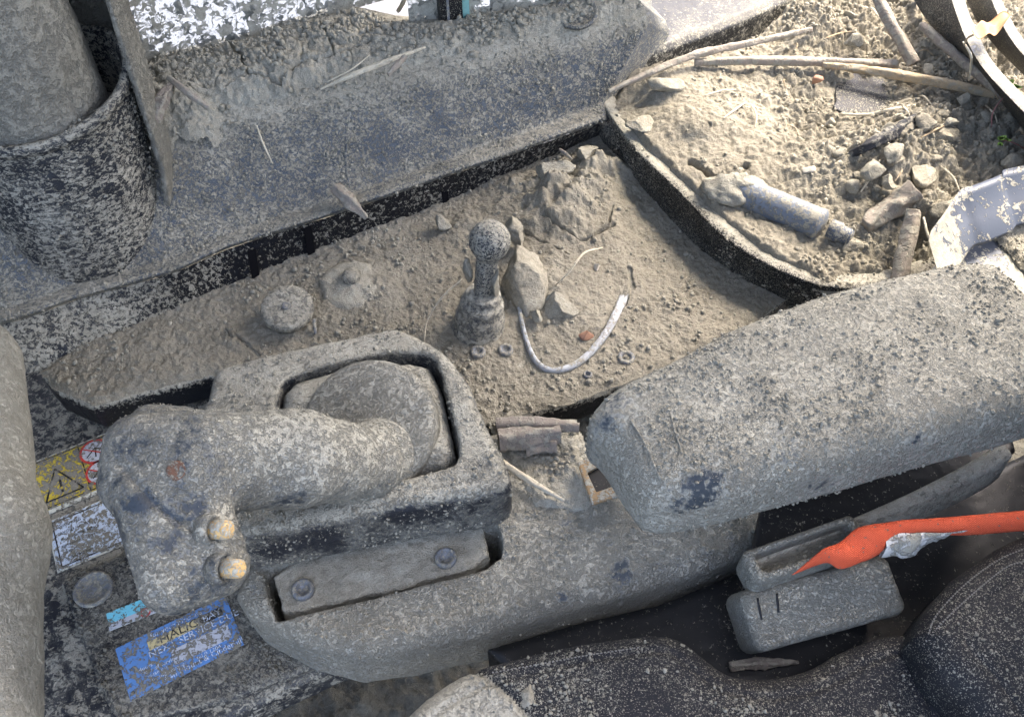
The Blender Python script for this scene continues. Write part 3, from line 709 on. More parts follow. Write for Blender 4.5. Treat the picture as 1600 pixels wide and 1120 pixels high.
# yellow warning sticker
fr = frame_of(W(47, 724, zs), W(215, 656, zs), W(70, 806, zs))
s = flat(t, 'warning_sticker', rect(fr, 0, 0, 1, 1), M['s_edge'], zs, .0006, 'yellow warning sticker with triangle and two prohibition circles')
flat(s, 'yellow_field', rect(fr, .01, .02, .99, .93), M['s_yellow'], zs + .0003)
A0, U0, V0, L0, H0 = fr
def sp(fr, x, y): return fr[0] + fr[1] * fr[3] * x + fr[2] * fr[4] * y
tri = [sp(fr, .19, .28), sp(fr, .05, .80), sp(fr, .38, .80)]
strokes(s, 'warning_triangle', [(tri[0], tri[1]), (tri[1], tri[2]), (tri[2], tri[0])], .0016, M['s_black'], zs + .0006)
strokes(s, 'exclamation_mark', [(sp(fr, .205, .45), sp(fr, .205, .63)), (sp(fr, .205, .68), sp(fr, .205, .73))], .0022, M['s_black'], zs + .0006)
strokes(s, 'dividing_line', [(sp(fr, .43, .05), sp(fr, .43, .9)), (sp(fr, .70, .05), sp(fr, .70, .9)), (sp(fr, .03, .90), sp(fr, .97, .90)), (sp(fr, .03, .05), sp(fr, .97, .05))], .0010, M['s_black'], zs + .0006)
for x, y in ((.555, .26), (.555, .66)):
    c = sp(fr, x, y); q = np.linspace(0, 2 * np.pi, 28, endpoint=False); r = .0135
    flat(s, 'white_disc', c + r * (np.cos(q)[:, None] * U0 + np.sin(q)[:, None] * V0), M['s_grey'], zs + .0006)
    ringflat(s, 'red_ring', c, U0, V0, r * .88, r * 1.04, M['s_red'], zs + .0009)
    strokes(s, 'red_bar', [(c - (U0 * .75 + V0 * .6) * r, c + (U0 * .75 + V0 * .6) * r)], .0012, M['s_red'], zs + .0009)
    strokes(s, 'pictogram', [(c - U0 * .6 * r + V0 * .3 * r, c + U0 * .1 * r - V0 * .3 * r), (c + U0 * .1 * r - V0 * .3 * r, c + U0 * .6 * r + V0 * .1 * r), (c + U0 * .1 * r - V0 * .3 * r, c + V0 * .5 * r)], .0012, M['s_black'], zs + .0008)
# white sticker
fr = frame_of(W(72, 816, zs), W(240, 748, zs), W(116, 884, zs))
s = flat(t, 'instruction_sticker', rect(fr, 0, 0, 1, 1), M['s_edge'], zs, .0006, 'pale blue-white instruction sticker with a black border')
flat(s, 'white_field', rect(fr, .012, .02, .99, .97), M['s_white'], zs + .0003)
strokes(s, 'black_border', [(sp(fr, .05, .07), sp(fr, .97, .07)), (sp(fr, .05, .07), sp(fr, .05, .93)), (sp(fr, .05, .93), sp(fr, .97, .93))], .0011, M['s_black'], zs + .0006)
for k, tx in enumerate(('WARNING', 'AVOID INJURY', 'Read manual before', 'operating machine', 'keep clear', 'of moving parts')):
    lettering(s, tx, fr, .09, .22 + .125 * k, .0030, M['s_black'], zs + .0006)
# cyan sticker
zc = -.0406
fr = frame_of(W(166, 958, zc), W(300, 905, zc), W(180, 982, zc))
s = flat(t, 'cyan_sticker', rect(fr, 0, 0, 1, 1), M['s_edge'], zc, .0006, 'small bright cyan sticker half buried in mud')
flat(s, 'cyan_field', rect(fr, .0, .0, .99, .62), M['s_cyan'], zc + .0003)
flat(s, 'grey_field', rect(fr, .0, .62, .99, 1.0), M['s_grey'], zc + .0003)
ringflat(s, 'red_ring', sp(fr, .42, .8), fr[1], fr[2], .003, .0042, M['s_red'], zc + .0007)
# blue service sticker
fr = frame_of(W(180, 1013, zc), W(352, 930, zc), W(231, 1082, zc))
s = flat(t, 'service_sticker', rect(fr, 0, 0, 1, 1), M['s_blue'], zc, .0006, 'blue service sticker with tan strip and white lettering')
flat(s, 'tan_strip', rect(fr, .26, .16, .72, .32), M['s_tan'], zc + .0004)
flat(s, 'dark_strip', rect(fr, .72, .16, .93, .32), M['s_black'], zc + .0004)
lettering(s, 'HALICK', fr, .36, .30, .0075, M['s_black'], zc + .0007, 1.1)
lettering(s, 'BAY', fr, .75, .295, .0062, M['s_wtext'], zc + .0007)
lettering(s, 'for your machine', fr, .30, .125, .0045, M['s_wtext'], zc + .0005)
lettering(s, 'NEXT SERVICE DUE', fr, .24, .455, .0066, M['s_wtext'], zc + .0005, .95)
flat(s, 'date_box', rect(fr, .42, .50, .93, .78), M['s_grey'], zc + .0004)
for k, tx in enumerate(('Hours', 'Date of service', 'Please call service', 'on your number')):
    lettering(s, tx, fr, .12 + .02 * k, .60 + .085 * k, .0034, M['s_wtext'], zc + .0005)
lettering(s, 'Ash Mount & Cinderhill', fr, .30, .955, .0052, M['s_wtext'], zc + .0005, .95)
lettering(s, 'tel 0 1204', fr, .60, .87, .0036, M['s_wtext'], zc + .0005)
N_ = normals(CVV, CVF)
bl = [W(290, 1005, zc), W(200, 955, zc)]
wgt = np.clip(np.min([np.hypot(CVV[:, 0] - q[0], CVV[:, 1] - q[1]) for q in bl], 0) / .05 - .7, .02, 1)
solo('console_crumbs', 'fine grit lying on the dark cover plate at lower left', 'mud', *strew(CVV, N_, 5000, .0005, .0022, 6, .5, wgt), M['mud_dark'], kind='stuff')

# ------------------------------------------------------------------ dusty pad at the left edge
p0, p1, p2 = W(-62, 575, .10), W(-62, 850, .13), W(-66, 1260, .13)
lo = np.array([-.62, -.06, .0]); hi = np.array([-.25, .62, .2])
def f_pad(X, Y, Z): return smin(cone(X, Y, Z, p0, p1, .046, .050), cone(X, Y, Z, p1, p2, .050, .044), .02)
lo = np.minimum(np.minimum(p0, p1), p2) - .06; hi = np.maximum(np.maximum(p0, p1), p2) + .06
V, Fq = snet(f_pad, lo, hi, .0026); V = crust(V, Fq, .0007, 120, .002, 22, seed=19)
solo('side_pad', 'smooth dusty grey rounded pad at the left edge', 'pad', V, Fq, M['pad'])

# ------------------------------------------------------------------ console plate with its mud
t = thing('console_plate', 'black plastic console plate buried under dried mud beneath the ball lever', 'console', W(700, 560, -.03))
plate = WP([(62, 585), (150, 547), (320, 470), (500, 395), (700, 320), (860, 250), (960, 200), (1080, 300), (1240, 460), (1160, 520), (1000, 592), (890, 632), (770, 662), (560, 690), (330, 588), (200, 622), (145, 638), (85, 612)], 0.0)
lo = plate.min(0) - .01; hi = plate.max(0) + .01; lo[2] = -.045; hi[2] = .008
V, Fq = snet(lambda X, Y, Z: ext(sd_poly(X, Y, plate), Z, -.036, 0.0, .006), lo, hi, .0022)
V = crust(V, Fq, .0006, 150, seed=23)
obj('plate_body', V, Fq, M['skirt'], t, cov=np.interp(V[:, 2], [-.03, -.012, -.004, 0], [-.9, -.7, .1, .7]))
mudpoly = WP([(62, 582), (140, 528), (310, 450), (490, 375), (690, 300), (850, 232), (960, 180), (1090, 285), (1255, 450), (1155, 520), (1000, 589), (890, 629), (770, 659), (560, 687), (330, 586), (200, 619), (145, 635), (92, 610)], 0.0)
mound = [(860, 290, .034, .055), (935, 250, .034, .05), (800, 290, .012, .04), (730, 345, .010, .035), (900, 350, .012, .05), (560, 430, .010, .04), (210, 560, .006, .05), (870, 470, .007, .05), (860, 420, .012, .035), (930, 500, .003, .03)]
mpts = [(*W(a, b, h)[:2], h, w) for a, b, h, w in mound]
cracks = [([(850, 345), (880, 362), (908, 374), (940, 358), (962, 345)], .0016, .010), ([(958, 320), (952, 345)], .0013, .007), ([(985, 410), (990, 440), (968, 478)], .0018, .010),
          ([(800, 348), (850, 375), (890, 395)], .0010, .004), ([(365, 515), (385, 530), (400, 545)], .0013, .005), ([(345, 505), (360, 520)], .0011, .004)]
cpts = [(WP(p, .012), w, d) for p, w, d in cracks]
def console_h(X, Y, d):
    P = with_z(X, Y); z = .0022 + 0 * X
    for x, y, h, w in mpts: z = z + h * np.exp(-(((X - x) ** 2 + (Y - y) ** 2) / w ** 2) * 1.6) * (.75 + .5 * fbm(P, 45, 3, .55, int(x * 1000) % 97))
    chunk, c2, idv = worley2(P + .012 * np.stack([fbm(P, 40, 2, .5, 61), fbm(P, 40, 2, .5, 62), 0 * X], -1), 34, 4)
    rough = np.clip(.25 + .9 * (z - .004) / .02, .5, .85)
    z = z + rough * (.0048 * fbm(P, 55, 5, .64, 41) + .004 * idv * sstep(.02, .22, c2 - chunk) * np.clip((z - .01) / .015, 0, 1)) + .0017 * fbm(P, 210, 4, .66, 42) - .0016 * fbm(P, 120, 3, .55, 43, ridge=True) * rough
    jit = .002 * fbm(P, 130, 3, .6, 45)
    for p, w, dp in cpts:
        q = np.abs(dpath(X, Y, p) + jit); z = z - dp * (1 - sstep(w * .4, w * 1.3, q)) + .0012 * np.exp(-(q / .01) ** 2)
    f = sstep(.0, -.007, d); return z * f - .0004 * (1 - f)
V, F = hfield(mudpoly, .00095, console_h, .003, 7)
CMV, CMF = V, F; CMN = normals(V, F)
solo('console_mud', 'uneven dried mud covering the console plate around the ball lever', 'mud', V, F, M['mud_warm'], kind='stuff')
solo('console_plate_crumbs', 'small crumbs of mud scattered around the ball lever', 'mud', *strew(V, CMN, 5500, .0005, .0034, 8, .4), M['mud'], kind='stuff')
def mud_z(x, y):
    i = np.argmin((CMV[:, 0] - x) ** 2 + (CMV[:, 1] - y) ** 2); return CMV[i, 2]
def on_mud(px, py, up=0.0, zg=.006):
    for _ in range(4):
        p = W(px, py, zg + up); zg = mud_z(p[0], p[1])
    return W(px, py, zg + up)

# ball lever
b0 = on_mud(748, 508) - np.array([0, 0, .004]); tip = W(765, 376, .105)
t = thing('ball_lever', 'short caked lever with a ball knob rising from a ribbed rubber boot', 'lever', b0)
ax = tip - b0; AL = np.linalg.norm(ax); ax = ax / AL
prof = [(.0285, -.006), (.0275, .002), (.0255, .008), (.0250, .014), (.0243, .020), (.0222, .024), (.0220, .030), (.0212, .035), (.0185, .038), (.0178, .043), (.0160, .046), (.0105, .0475)]
pr = curve(np.array(prof), 70)
V, F = lathe([tuple(q) for q in pr], b0, ax, 72); V = V + (fbm(V, 130, 3, .6, 3) * .0009)[:, None] * (V - (b0 + ((V - b0) @ ax)[:, None] * ax)) / .02
obj('rubber_boot', V, F, M['bellow'], t)
def f_lev(X, Y, Z):
    s = cone(X, Y, Z, b0 + ax * .035, b0 + ax * (AL - .012), .0085, .0110)
    return smin(s, np.sqrt((X - tip[0]) ** 2 + (Y - tip[1]) ** 2 + (Z - tip[2]) ** 2) - .0192, .006)
lo = np.minimum(b0, tip) - .03; hi = np.maximum(b0, tip) + .03
V, Fq = snet(f_lev, lo, hi, .0009); V = crust(V, Fq, .0008, 330, seed=27)
obj('ball_knob', V, Fq, M['knob'], t)
for k, (px, py, z, sz, fl, lab) in enumerate([(733, 428, .068, .016, (.42, .5, 1.25), 'upright pale mud flake wedged against the left of the ball lever'),
                                              (775, 440, .062, .016, (.40, .6, 1.25), 'pale mud flake wedged against the right of the ball lever')]):
    V, F = rock(W(px, py, z), sz, 40 + k, 9, fl, ICO3); solo('mud_flake', lab, 'mud', V, F, M['mud_pale'], 'mud flakes at the lever')

# round cap with slot and its pin
c = on_mud(455, 500, -.004); ct = c + np.array([0, 0, .024])
t = thing('round_cap', 'round slotted black cap standing up from the mud left of the ball lever', 'cap', c)
V, F = lathe([(.015, 0), (.015, .016), (.0245, .017), (.0258, .0195), (.0258, .0245), (.0245, .0265), (.018, .0275), (.009, .0278), (.001, .0278)], c, (.05, -.18, 1), 56)
V = V + (fbm(V, 150, 3, .6, 5) * .0007)[:, None]; obj('cap_body', V, F, M['bellow'], t)
q = c + np.array([.0014, -.005, .0278]); obj('key_slot', *lathe([(.0045, -.001), (.0045, .0006), (.003, .0008), (.001, .0002)], q, (.05, -.18, 1), 20), M['steel'], t)
a = W(490, 498, .012); obj('pin', *tube([a, W(493, 522, .003)], [.0016, .0016], n=6), M['steel'], t)
# boss with a domed bolt
c = on_mud(548, 445, -.004)
t = thing('domed_boss', 'mud-caked round boss with a domed bolt between cap and ball lever', 'bolt', c)
V, F = lathe([(.036, -.005), (.031, .0), (.027, .003), (.024, .0036), (.0205, .0036), (.016, .0048), (.010, .006), (.001, .0070)], c, (0, -.1, 1), 64)
V = V + np.stack([fbm(V, 70, 3, .6, k) * .0042 for k in (1, 2, 3)], 1); obj('boss', V, F, M['mud'], t)
V, F = lathe([(.0095, .004), (.0095, .008), (.0088, .0115), (.006, .014), (.002, .015), (.0004, .015)], c + np.array([.001, .004, 0]), (0, -.1, 1), 40); obj('dome', V, F, M['bellow'], t)
for k, (px, py, r, lab) in enumerate([(790, 549, .0075, 'small socket bolt just below the rubber boot'), (747, 552, .0075, 'mud-filled socket bolt below and left of the rubber boot'),
                                      (978, 561, .0085, 'socket bolt near the front edge right of the grey strip'), (918, 588, .0045, 'tiny bolt head below the curved grey strip')]):
    c = on_mud(px, py, -.001)
    t = thing('socket_bolt', lab, 'bolt', c, 'bolts on the console plate')
    obj('head', *lathe([(r, -.003), (r, .003), (r * .85, .0045), (r * .62, .0045), (r * .5, .003), (r * .45, .0015), (.0004, .0015)], c, (0, 0, 1), 32), M['steel'], t)
# curved grey strip
path = [(810, 478), (822, 530), (838, 566), (862, 577), (895, 572), (928, 545), (955, 505), (985, 442)]
pc = curve(np.array([on_mud(a, b, .0018) for a, b in path]), 90); pc[:, 2] = np.convolve(np.pad(pc[:, 2], 8, 'edge'), np.ones(17) / 17, 'valid')
T = np.gradient(pc, axis=0); T /= np.linalg.norm(T, axis=1, keepdims=True); S = np.cross(T, [0, 0, 1.0]); S /= np.linalg.norm(S, axis=1, keepdims=True)
w = np.interp(np.linspace(0, 1, 90), [0, .4, .7, .9, 1], [.0018, .0026, .0036, .0048, .0030])[:, None]; upv = np.array([0, 0, .0016])
V = np.stack([pc - S * w + upv, pc - S * w * .6 + 1.6 * upv, pc + S * w * .6 + 1.2 * upv, pc + S * w, pc + S * w - 2 * upv, pc - S * w - 2 * upv], 1).reshape(-1, 3)
Fq = grid_faces(90, 6, True)
solo('grey_strip', 'curved grey plastic strip lying in the mud right of the ball lever', 'strip', V, [tuple(f) for f in Fq] + [tuple(range(6)), tuple(range(89 * 6 + 5, 89 * 6 - 1, -1))], M['strip'])
# ------------------------------------------------------------------ clods on the console plate
def clod(lab, px, py, z, size, seed, flat=(1, 1, .7), mat='mud_pale', group='dried mud clods', cuts=10, ico=ICO4):
    V, F = rock(W(px, py, z), size, seed, cuts, flat, ico, .07); return solo('mud_clod', lab, 'mud clod', V, F, M[mat], group, smooth=False)
clod('large pale slab of dried mud leaning right of the ball lever', 815, 440, .020, .034, 61, (.75, 1.25, .75))
clod('broken mud lump at the lower right end of the pale slab', 872, 478, .012, .019, 72, (1.3, .8, .9), 'mud')
clod('pointed mud clod behind the ball knob', 805, 360, .026, .022, 63, (.8, 1.1, .9))
clod('small round mud clod under the tip of the pale slab', 838, 492, .012, .009, 64, (1, 1, .9), 'mud', ico=ICO3)
clod('mud lump against the black skirt above the crack', 862, 272, .028, .022, 76, (1.4, 1, .6), 'mud')
clod('mud lump in the corner of skirt and black bin', 915, 240, .028, .020, 77, (1, 1.2, .8), 'mud')
clod('small mud clod left of the ball lever beside the skirt', 690, 345, .014, .012, 68, (1.2, 1, .8), 'mud', ico=ICO3)
V, F = rock(on_mud(934, 416, .003), .0055, 70, 8, (1, 1, .9), ICO3, .03); solo('pale_pebble', 'tiny cream pebble on the mud above the grey strip', 'pebble', V, F, M['pebble'])
V, F = rock(on_mud(916, 522, .003), .0085, 71, 9, (1.2, .8, .7), ICO3, .05); solo('brown_stone', 'reddish-brown stone inside the curve of the grey strip', 'stone', V, F, M['redstone'])

# ------------------------------------------------------------------ black curved bin on the right and its heap
t = thing('storage_bin', 'black speckled storage bin with a curved wall, full of mud', 'bin', W(1150, 400, 0))
lowl = [(915, 190), (932, 222), (965, 268), (1020, 330), (1090, 398), (1160, 446), (1240, 482), (1340, 500), (1480, 480)]
topl = [(940, 158), (962, 192), (1000, 240), (1062, 300), (1122, 362), (1190, 408), (1285, 446), (1380, 446), (1500, 420)]
rim = [(958, 150), (984, 188), (1024, 236), (1088, 292), (1150, 350), (1215, 392), (1300, 425), (1375, 424), (1480, 395)]
zt = .044
rows = [WP(lowl, -.012), WP([((a[0] + b[0]) / 2 - 2, (a[1] + b[1]) / 2 + 2) for a, b in zip(lowl, topl)], .016), WP([(a - 1, b + 5) for a, b in topl], zt - .004), WP(topl, zt), WP([((a[0] * 2 + b[0]) / 3, (a[1] * 2 + b[1]) / 3) for a, b in zip(topl, rim)], zt + .001), WP(rim, zt), WP([(a + 4, b - 2) for a, b in rim], zt - .02)]
G = loft(rows, 340, 90); nv, nu = G.shape[:2]; V = G.reshape(-1, 3); Fq = grid_faces(nv, nu)
vvv = np.repeat(np.linspace(0, 1, nv), nu)
specks(t, V, Fq, 3500, .0005, .0022, 74, 'mud_pale')
obj('bin_wall', crust(V, Fq, .0005, 260, .0008, 40, seed=31), Fq, M['bin'], t, cov=np.interp(vvv, [0, .44, .5, .6, 1], [.25, -.02, .0, .9, 1.0]) + np.interp(np.tile(np.linspace(0, 1, nu), nv), [0, .15, .3, 1], [.5, .25, 0, 0]))
heap_poly = WP([(945, 165), (975, 115), (1060, 100), (1120, 88), (1200, 48), (1270, 0), (1340, -70), (1760, -70), (1760, 330), (1640, 300), (1560, 330), (1470, 380), (1450, 440), (1400, 470), (1340, 455), (1290, 440), (1200, 396), (1135, 350), (1075, 292), (1012, 232)], .05)
hz = idw([(975, 170, .046), (1040, 120, .066), (1100, 180, .070), (1180, 70, .062), (1150, 250, .058), (1280, 20, .082), (1350, 150, .058), (1250, 180, .056), (1200, 330, .048), (1120, 300, .050), (1060, 240, .052),
          (1290, 400, .046), (1380, 420, .042), (1300, 260, .070), (1400, 230, .094), (1460, 180, .098), (1360, 320, .058), (1450, 310, .086), (1420, 380, .040), (1520, 240, .085), (1600, 200, .085), (1600, 60, .085), (1430, 60, .080), (1500, 130, .080), (1330, 90, .066), (1250, 340, .05)])
dcrack = [(WP([(1080, 248), (1105, 268), (1130, 285), (1165, 262)], .055), .004, .016), (WP([(1130, 300), (1150, 285)], .055), .004, .014)]
plate_c = W(1350, 152, .060)
def heap_h(X, Y, d):
    P = with_z(X, Y); z = hz(X, Y)
    pl = np.exp(-(((X - plate_c[0]) / .052) ** 2 + ((Y - plate_c[1]) / .046) ** 2) ** 2)
    right = sstep(.20, .42, X)
    rough = (.45 + .75 * right) * (1 - .85 * pl)
    wv = P + .01 * np.stack([fbm(P, 50, 2, .5, 81), fbm(P, 50, 2, .5, 82), 0 * X], -1)
    f1, f2, idv = worley2(wv, 42, 7); g1, g2, gid = worley2(wv, 105, 8)
    z = z + rough * ((.0065 + .007 * right) * fbm(P, 34, 4, .58, 71) - .0038 * fbm(P, 85, 3, .55, 72, ridge=True) + .0020 * np.clip(.7 - f1, 0, 1) * (1 + idv) * (.2 + right) + .0010 * np.clip(.65 - g1, 0, 1) * (1.2 + gid) * right - .0030 * fbm(P, 130, 3, .6, 79, ridge=True) * (.4 + right))
    z = z + (.0017 * fbm(P, 230, 4, .68, 73)) * (1 - .7 * pl)
    z = z - .006 * pl
    jit = .003 * fbm(P, 110, 3, .6, 75)
    for p, w, dp in dcrack:
        q = np.abs(dpath(X, Y, p) + jit); z = z - dp * (1 - sstep(w * .4, w * 1.2, q))
    f = sstep(.001, -.010, d); return z * f + (zt - .010) * (1 - f)
V, F = hfield(heap_poly, .00125, heap_h, .003, 9); HV, HF = V, F; HN = normals(V, F)
solo('bin_mud', 'lumpy heap of pale dried mud filling the black bin', 'mud', V, F, M['mud_heap'], kind='stuff')
solo('bin_crumbs', 'loose crumbs and grit on the mud heap in the bin', 'mud', *strew(V, HN, 15000, .0005, .0036, 9, .2, .3 + sstep(.2, .40, V[:, 0])), M['mud_pale'], kind='stuff')
def heap_z(x, y): return HV[np.argmin((HV[:, 0] - x) ** 2 + (HV[:, 1] - y) ** 2), 2]
def on_heap(px, py, up=0.0, zg=.06):
    for _ in range(5): p = W(px, py, zg + up); zg = heap_z(p[0], p[1])
    return W(px, py, zg + up)
# dark plate surfacing from the heap
dp = [(1302, 168), (1308, 122), (1345, 112), (1400, 118), (1428, 138), (1405, 160), (1380, 178), (1330, 184)]
zz = heap_z(*plate_c[:2]) + .0075; pp = WP(dp, zz)
lo = pp.min(0) - .006; hi = pp.max(0) + .006; lo[2] = zz - .006; hi[2] = zz + .003
V, Fq = snet(lambda X, Y, Z: ext(sd_poly(X, Y, pp) + .003 * fbm(np.stack(np.broadcast_arrays(X, Y, 0 * X + 0 * Y), -1), 60, 2, .5, 3), Z, zz - .005, zz, .0012), lo, hi, .0011)
solo('plastic_sheet', 'smooth dark grey plastic patch surfacing from the heap below the reed', 'plastic piece', crust(V, Fq, .0003, 200), Fq, M['band'], cov=np.full(len(V), -.1))

# clods in the heap
for k, (lab, px, py, sz, fl) in enumerate([
        ('angular mud clod in the middle of the heap with a flat brown face', 1400, 240, .017, (.8, .8, 1.1)), ('crumbly clod at the head of the broken branch', 1440, 275, .019, (1.2, 1, .8)),
        ('clod above the broken branch on the heap', 1365, 265, .014, (1, 1, .9)), ('round clod under the tan reed at the right', 1505, 160, .013, (1, 1, 1)), ('clod between reed and green seedlings', 1545, 185, .015, (1, .9, .9)),
        ('pale clod at the upper left end of the bin', 1040, 130, .018, (1.3, .8, .7)), ('flat clod on the bin rim at its left corner', 1000, 195, .016, (1.1, 1.2, .5)), ('mud lump at the rim edge beside the can', 1150, 268, .014, (1.2, .7, .7)),
        ('clod on the heap just left of the bracket', 1475, 330, .014, (1, 1, .8)), ('small clod left of the tan reed knot', 1390, 205, .010, (1, 1, .9)), ('light clod at the far right edge of the heap', 1575, 255, .014, (1.2, .8, .8)),
        ('clod in the upper heap left of the leaning stick', 1330, 65, .014, (1, 1, .8)), ('clod at the upper right of the heap beside the leaning stick', 1450, 110, .011, (1, 1, .8)), ('mud lump below the nozzle of the can', 1330, 385, .010, (1.2, 1, .8))]):
    V, F = rock(on_heap(px, py, sz * .3), sz, 200 + k, 10, fl, ICO3, .08); solo('mud_clod', lab, 'mud clod', V, F, M['mud_pale'], 'dried mud clods', smooth=False)
for k in range(16):
    px = 1385 + 200 * random.random(); py = 170 + 150 * random.random()
    if py > 90 + (1640 - px) * .9: continue
    sz = .008 + .008 * random.random(); V, F = rock(on_heap(px, py, sz * .15), sz, 500 + k, 11, (1.2, .9, .75), ICO3, .10)
    solo('broken_clod', 'broken crumbly clod among the debris right of the charred stick', 'mud clod', V, F, M['mud_heap'], 'broken clods right of the charred stick', smooth=False)
for k in range(26):
    px = 1180 + 400 * random.random(); py = 20 + 280 * random.random(); an = random.random() * 6.28; L_ = 12 + 26 * random.random()
    if math.hypot((px - 1355) / 75, (py - 150) / 45) < 1 or py > 90 + (1640 - px) * .9 or (px < 1330 and py > 240): continue
    a = on_heap(px, py, .002); c_ = on_heap(px + L_ * math.cos(an), py + L_ * .7 * math.sin(an), .002); m_ = (a + c_) / 2 + np.array([.003 * math.sin(an), .002, .004])
    V, F = tube([a, m_, c_], [.0006, .0009, .0004], 6, 12, .2, k)
    solo('straw_bit', 'short bit of straw matted into the mud heap', 'straw', V, F, M['straw' if k % 2 else 'reed'], 'straw bits on the heap')
for k in range(34):
    px = 1290 + 300 * random.random(); py = 20 + 330 * random.random()
    if math.hypot((px - 1355) / 75, (py - 150) / 45) < 1 or py > 90 + (1640 - px) * .9 or math.hypot((px - 1240) / 90, (py - 330) / 60) < 1: continue
    sz = .004 + .006 * random.random() ** 2; V, F = rock(on_heap(px, py, sz * .3), sz, 400 + k, 9, (1.1, .9, .8), ICO3, .09)
    solo('small_clod', 'small loose mud clod on the right half of the heap', 'mud clod', V, F, M['mud_pale'], 'small loose clods on the heap', smooth=False)
for lab, px, py, r, m, sd in (('small reddish stone on the heap under the reed', 1276, 126, .008, 'redstone', 5), ('white pebble on the heap above the can', 1264, 265, .006, 'pebble', 6)):
    V, F = rock(on_heap(px, py, r * .5), r, sd, 7, (1.2, .9, .8), ICO3, .03); solo('pebble', lab, 'pebble', V, F, M[m])

# half buried can
a = on_heap(1135, 290, .004); b = on_heap(1283, 352, .012); b[2] = a[2] = max(a[2], b[2]) ; a = W(1135, 290, a[2] - .012); b = W(1283, 352, b[2] - .007)
t = thing('spray_can', 'blue-grey can half buried in mud along the bin rim', 'can', (a + b) / 2 - np.array([0, 0, .016]))
ax = b - a; CL = np.linalg.norm(ax); r = .0160
V, F = lathe([(r * .9, 0), (r, .004)] + [(r, x) for x in np.linspace(.008, CL - .006, 40)] + [(r * 1.03, CL - .004), (r * 1.03, CL - .001), (r * .9, CL + .001), (r * .55, CL + .003)], a, ax, 64)
u_ = ((V - a) @ ax) / CL / CL
V = V + (fbm(V, 60, 3, .6, 3) * .0012 * np.clip(1.4 - u_ * 1.3, .2, 1))[:, None] * np.array([0, -.4, 1])
obj('can_body', V, F, M['can'], t, cov=np.interp(u_, [0, .35, .5, 1], [1.2, 1.0, .05, -.1]))
obj('nozzle', *lathe([(.0105, 0), (.0105, .010), (.0095, .011), (.0085, .012), (.0085, .020), (.007, .023), (.001, .0235)], b + ax / CL * .001, ax, 32), M['bluegrey'], t)
V, F = rock(a + (b - a) * .12 + np.array([0, 0, .006]), .030, 91, 12, (1.25, .85, .50), ICO4, .12); solo('mud_clod', 'mud crust capping the buried end of the blue-grey can', 'mud clod', V, F, M['mud'], 'dried mud clods')

# ------------------------------------------------------------------ curved black bands at the top right
def band(lab, face, top, rim_, zb, zt_, group='curved black bands'):
    t = thing('curved_band', lab, 'band', W(*face[len(face) // 2], zb), group)
    G = loft([WP(face, zb), WP(top, zt_)], 90, 26); nv, nu = G.shape[:2]; V = G.reshape(-1, 3); Fq = grid_faces(nv, nu)
    obj('band_wall', crust(V, Fq, .0005, 200), Fq, M['band'], t)
    back = WP(rim_, zt_ - .03); 
    G = loft([WP(top, zt_), WP([((p[0] + q[0]) / 2, (p[1] + q[1]) / 2 - 1) for p, q in zip(top, rim_)], zt_ + .002), WP(rim_, zt_), back], 90, 14); nv, nu = G.shape[:2]; V = G.reshape(-1, 3); Fq = grid_faces(nv, nu)
    obj('band_rim', crust(V, Fq, .0004, 200), Fq, M['bandrim'], t)
band('curved black band with its sunlit rim coloured pale at the upper right', [(1412, -30), (1440, 20), (1480, 72), (1530, 118), (1600, 205), (1660, 290)], [(1478, -30), (1492, 15), (1510, 62), (1535, 105), (1575, 150), (1640, 215)], [(1500, -30), (1512, 15), (1530, 58), (1552, 98), (1590, 140), (1655, 205)], .085, .145)
band('smaller black band behind the brown leaf at the top right corner', [(1505, -10), (1530, 40), (1560, 78), (1600, 118), (1650, 165)], [(1545, -10), (1562, 30), (1580, 62), (1605, 92), (1660, 140)], [(1560, -10), (1578, 28), (1596, 58), (1620, 86), (1675, 130)], .10, .15)

# ------------------------------------------------------------------ bracket and box at the right edge
t = thing('bent_bracket', 'bent blue-grey metal bracket with worn paint at the right edge', 'bracket', W(1500, 390, .04))
topb = WP([(1452, 372), (1472, 345), (1498, 308), (1520, 300), (1562, 283), (1566, 276), (1600, 268), (1680, 245)], .118)
low = topb + np.array([.012, -.038, -.030]); thk = np.array([.0035, .004, .001])
Tn = curve(topb, 60); Ln = curve(low, 60); 
G = np.stack([Ln + np.array([.002, .004, 0]), Ln, Ln * .95 + Tn * .05 + np.array([0, -.0006, .0012]), Ln * .5 + Tn * .5, Tn + np.array([0, -.0012, -.002]), Tn, Tn + np.array([.004, .009, .0006]), Tn + np.array([.005, .0105, -.003]), Ln + np.array([.005, .012, 0])])
V = G.reshape(-1, 3); obj('bracket_plate', V, grid_faces(len(G), 60), M['bracket'], t, cov=np.interp(np.tile(np.linspace(0, 1, 60), len(G)), [0, .22, .32, 1], [.7, .5, -.4, -.2]))
t = thing('corner_box', 'dark box with chipped mud-coated front below the bracket', 'box', W(1520, 430, .0))
bp_ = WP([(1440, 440), (1478, 392), (1530, 358), (1556, 372), (1605, 425), (1700, 520), (1560, 520)], .07)
lo = bp_.min(0) - .008; hi = bp_.max(0) + .008; lo[2] = .015; hi[2] = .08
V, Fq = snet(lambda X, Y, Z: ext(sd_poly(X, Y, bp_), Z, .02, .072, .004), lo, hi, .0022)
obj('box_body', crust(V, Fq, .0006, 120, seed=4), Fq, M['bracket'], t, cov=np.interp(V[:, 1], [W(1500, 430, .07)[1], W(1500, 385, .07)[1]], [.6, -.5]))
gp = WP([(1558, 372), (1530, 356), (1600, 310), (1700, 290), (1760, 480), (1640, 470)], .075)
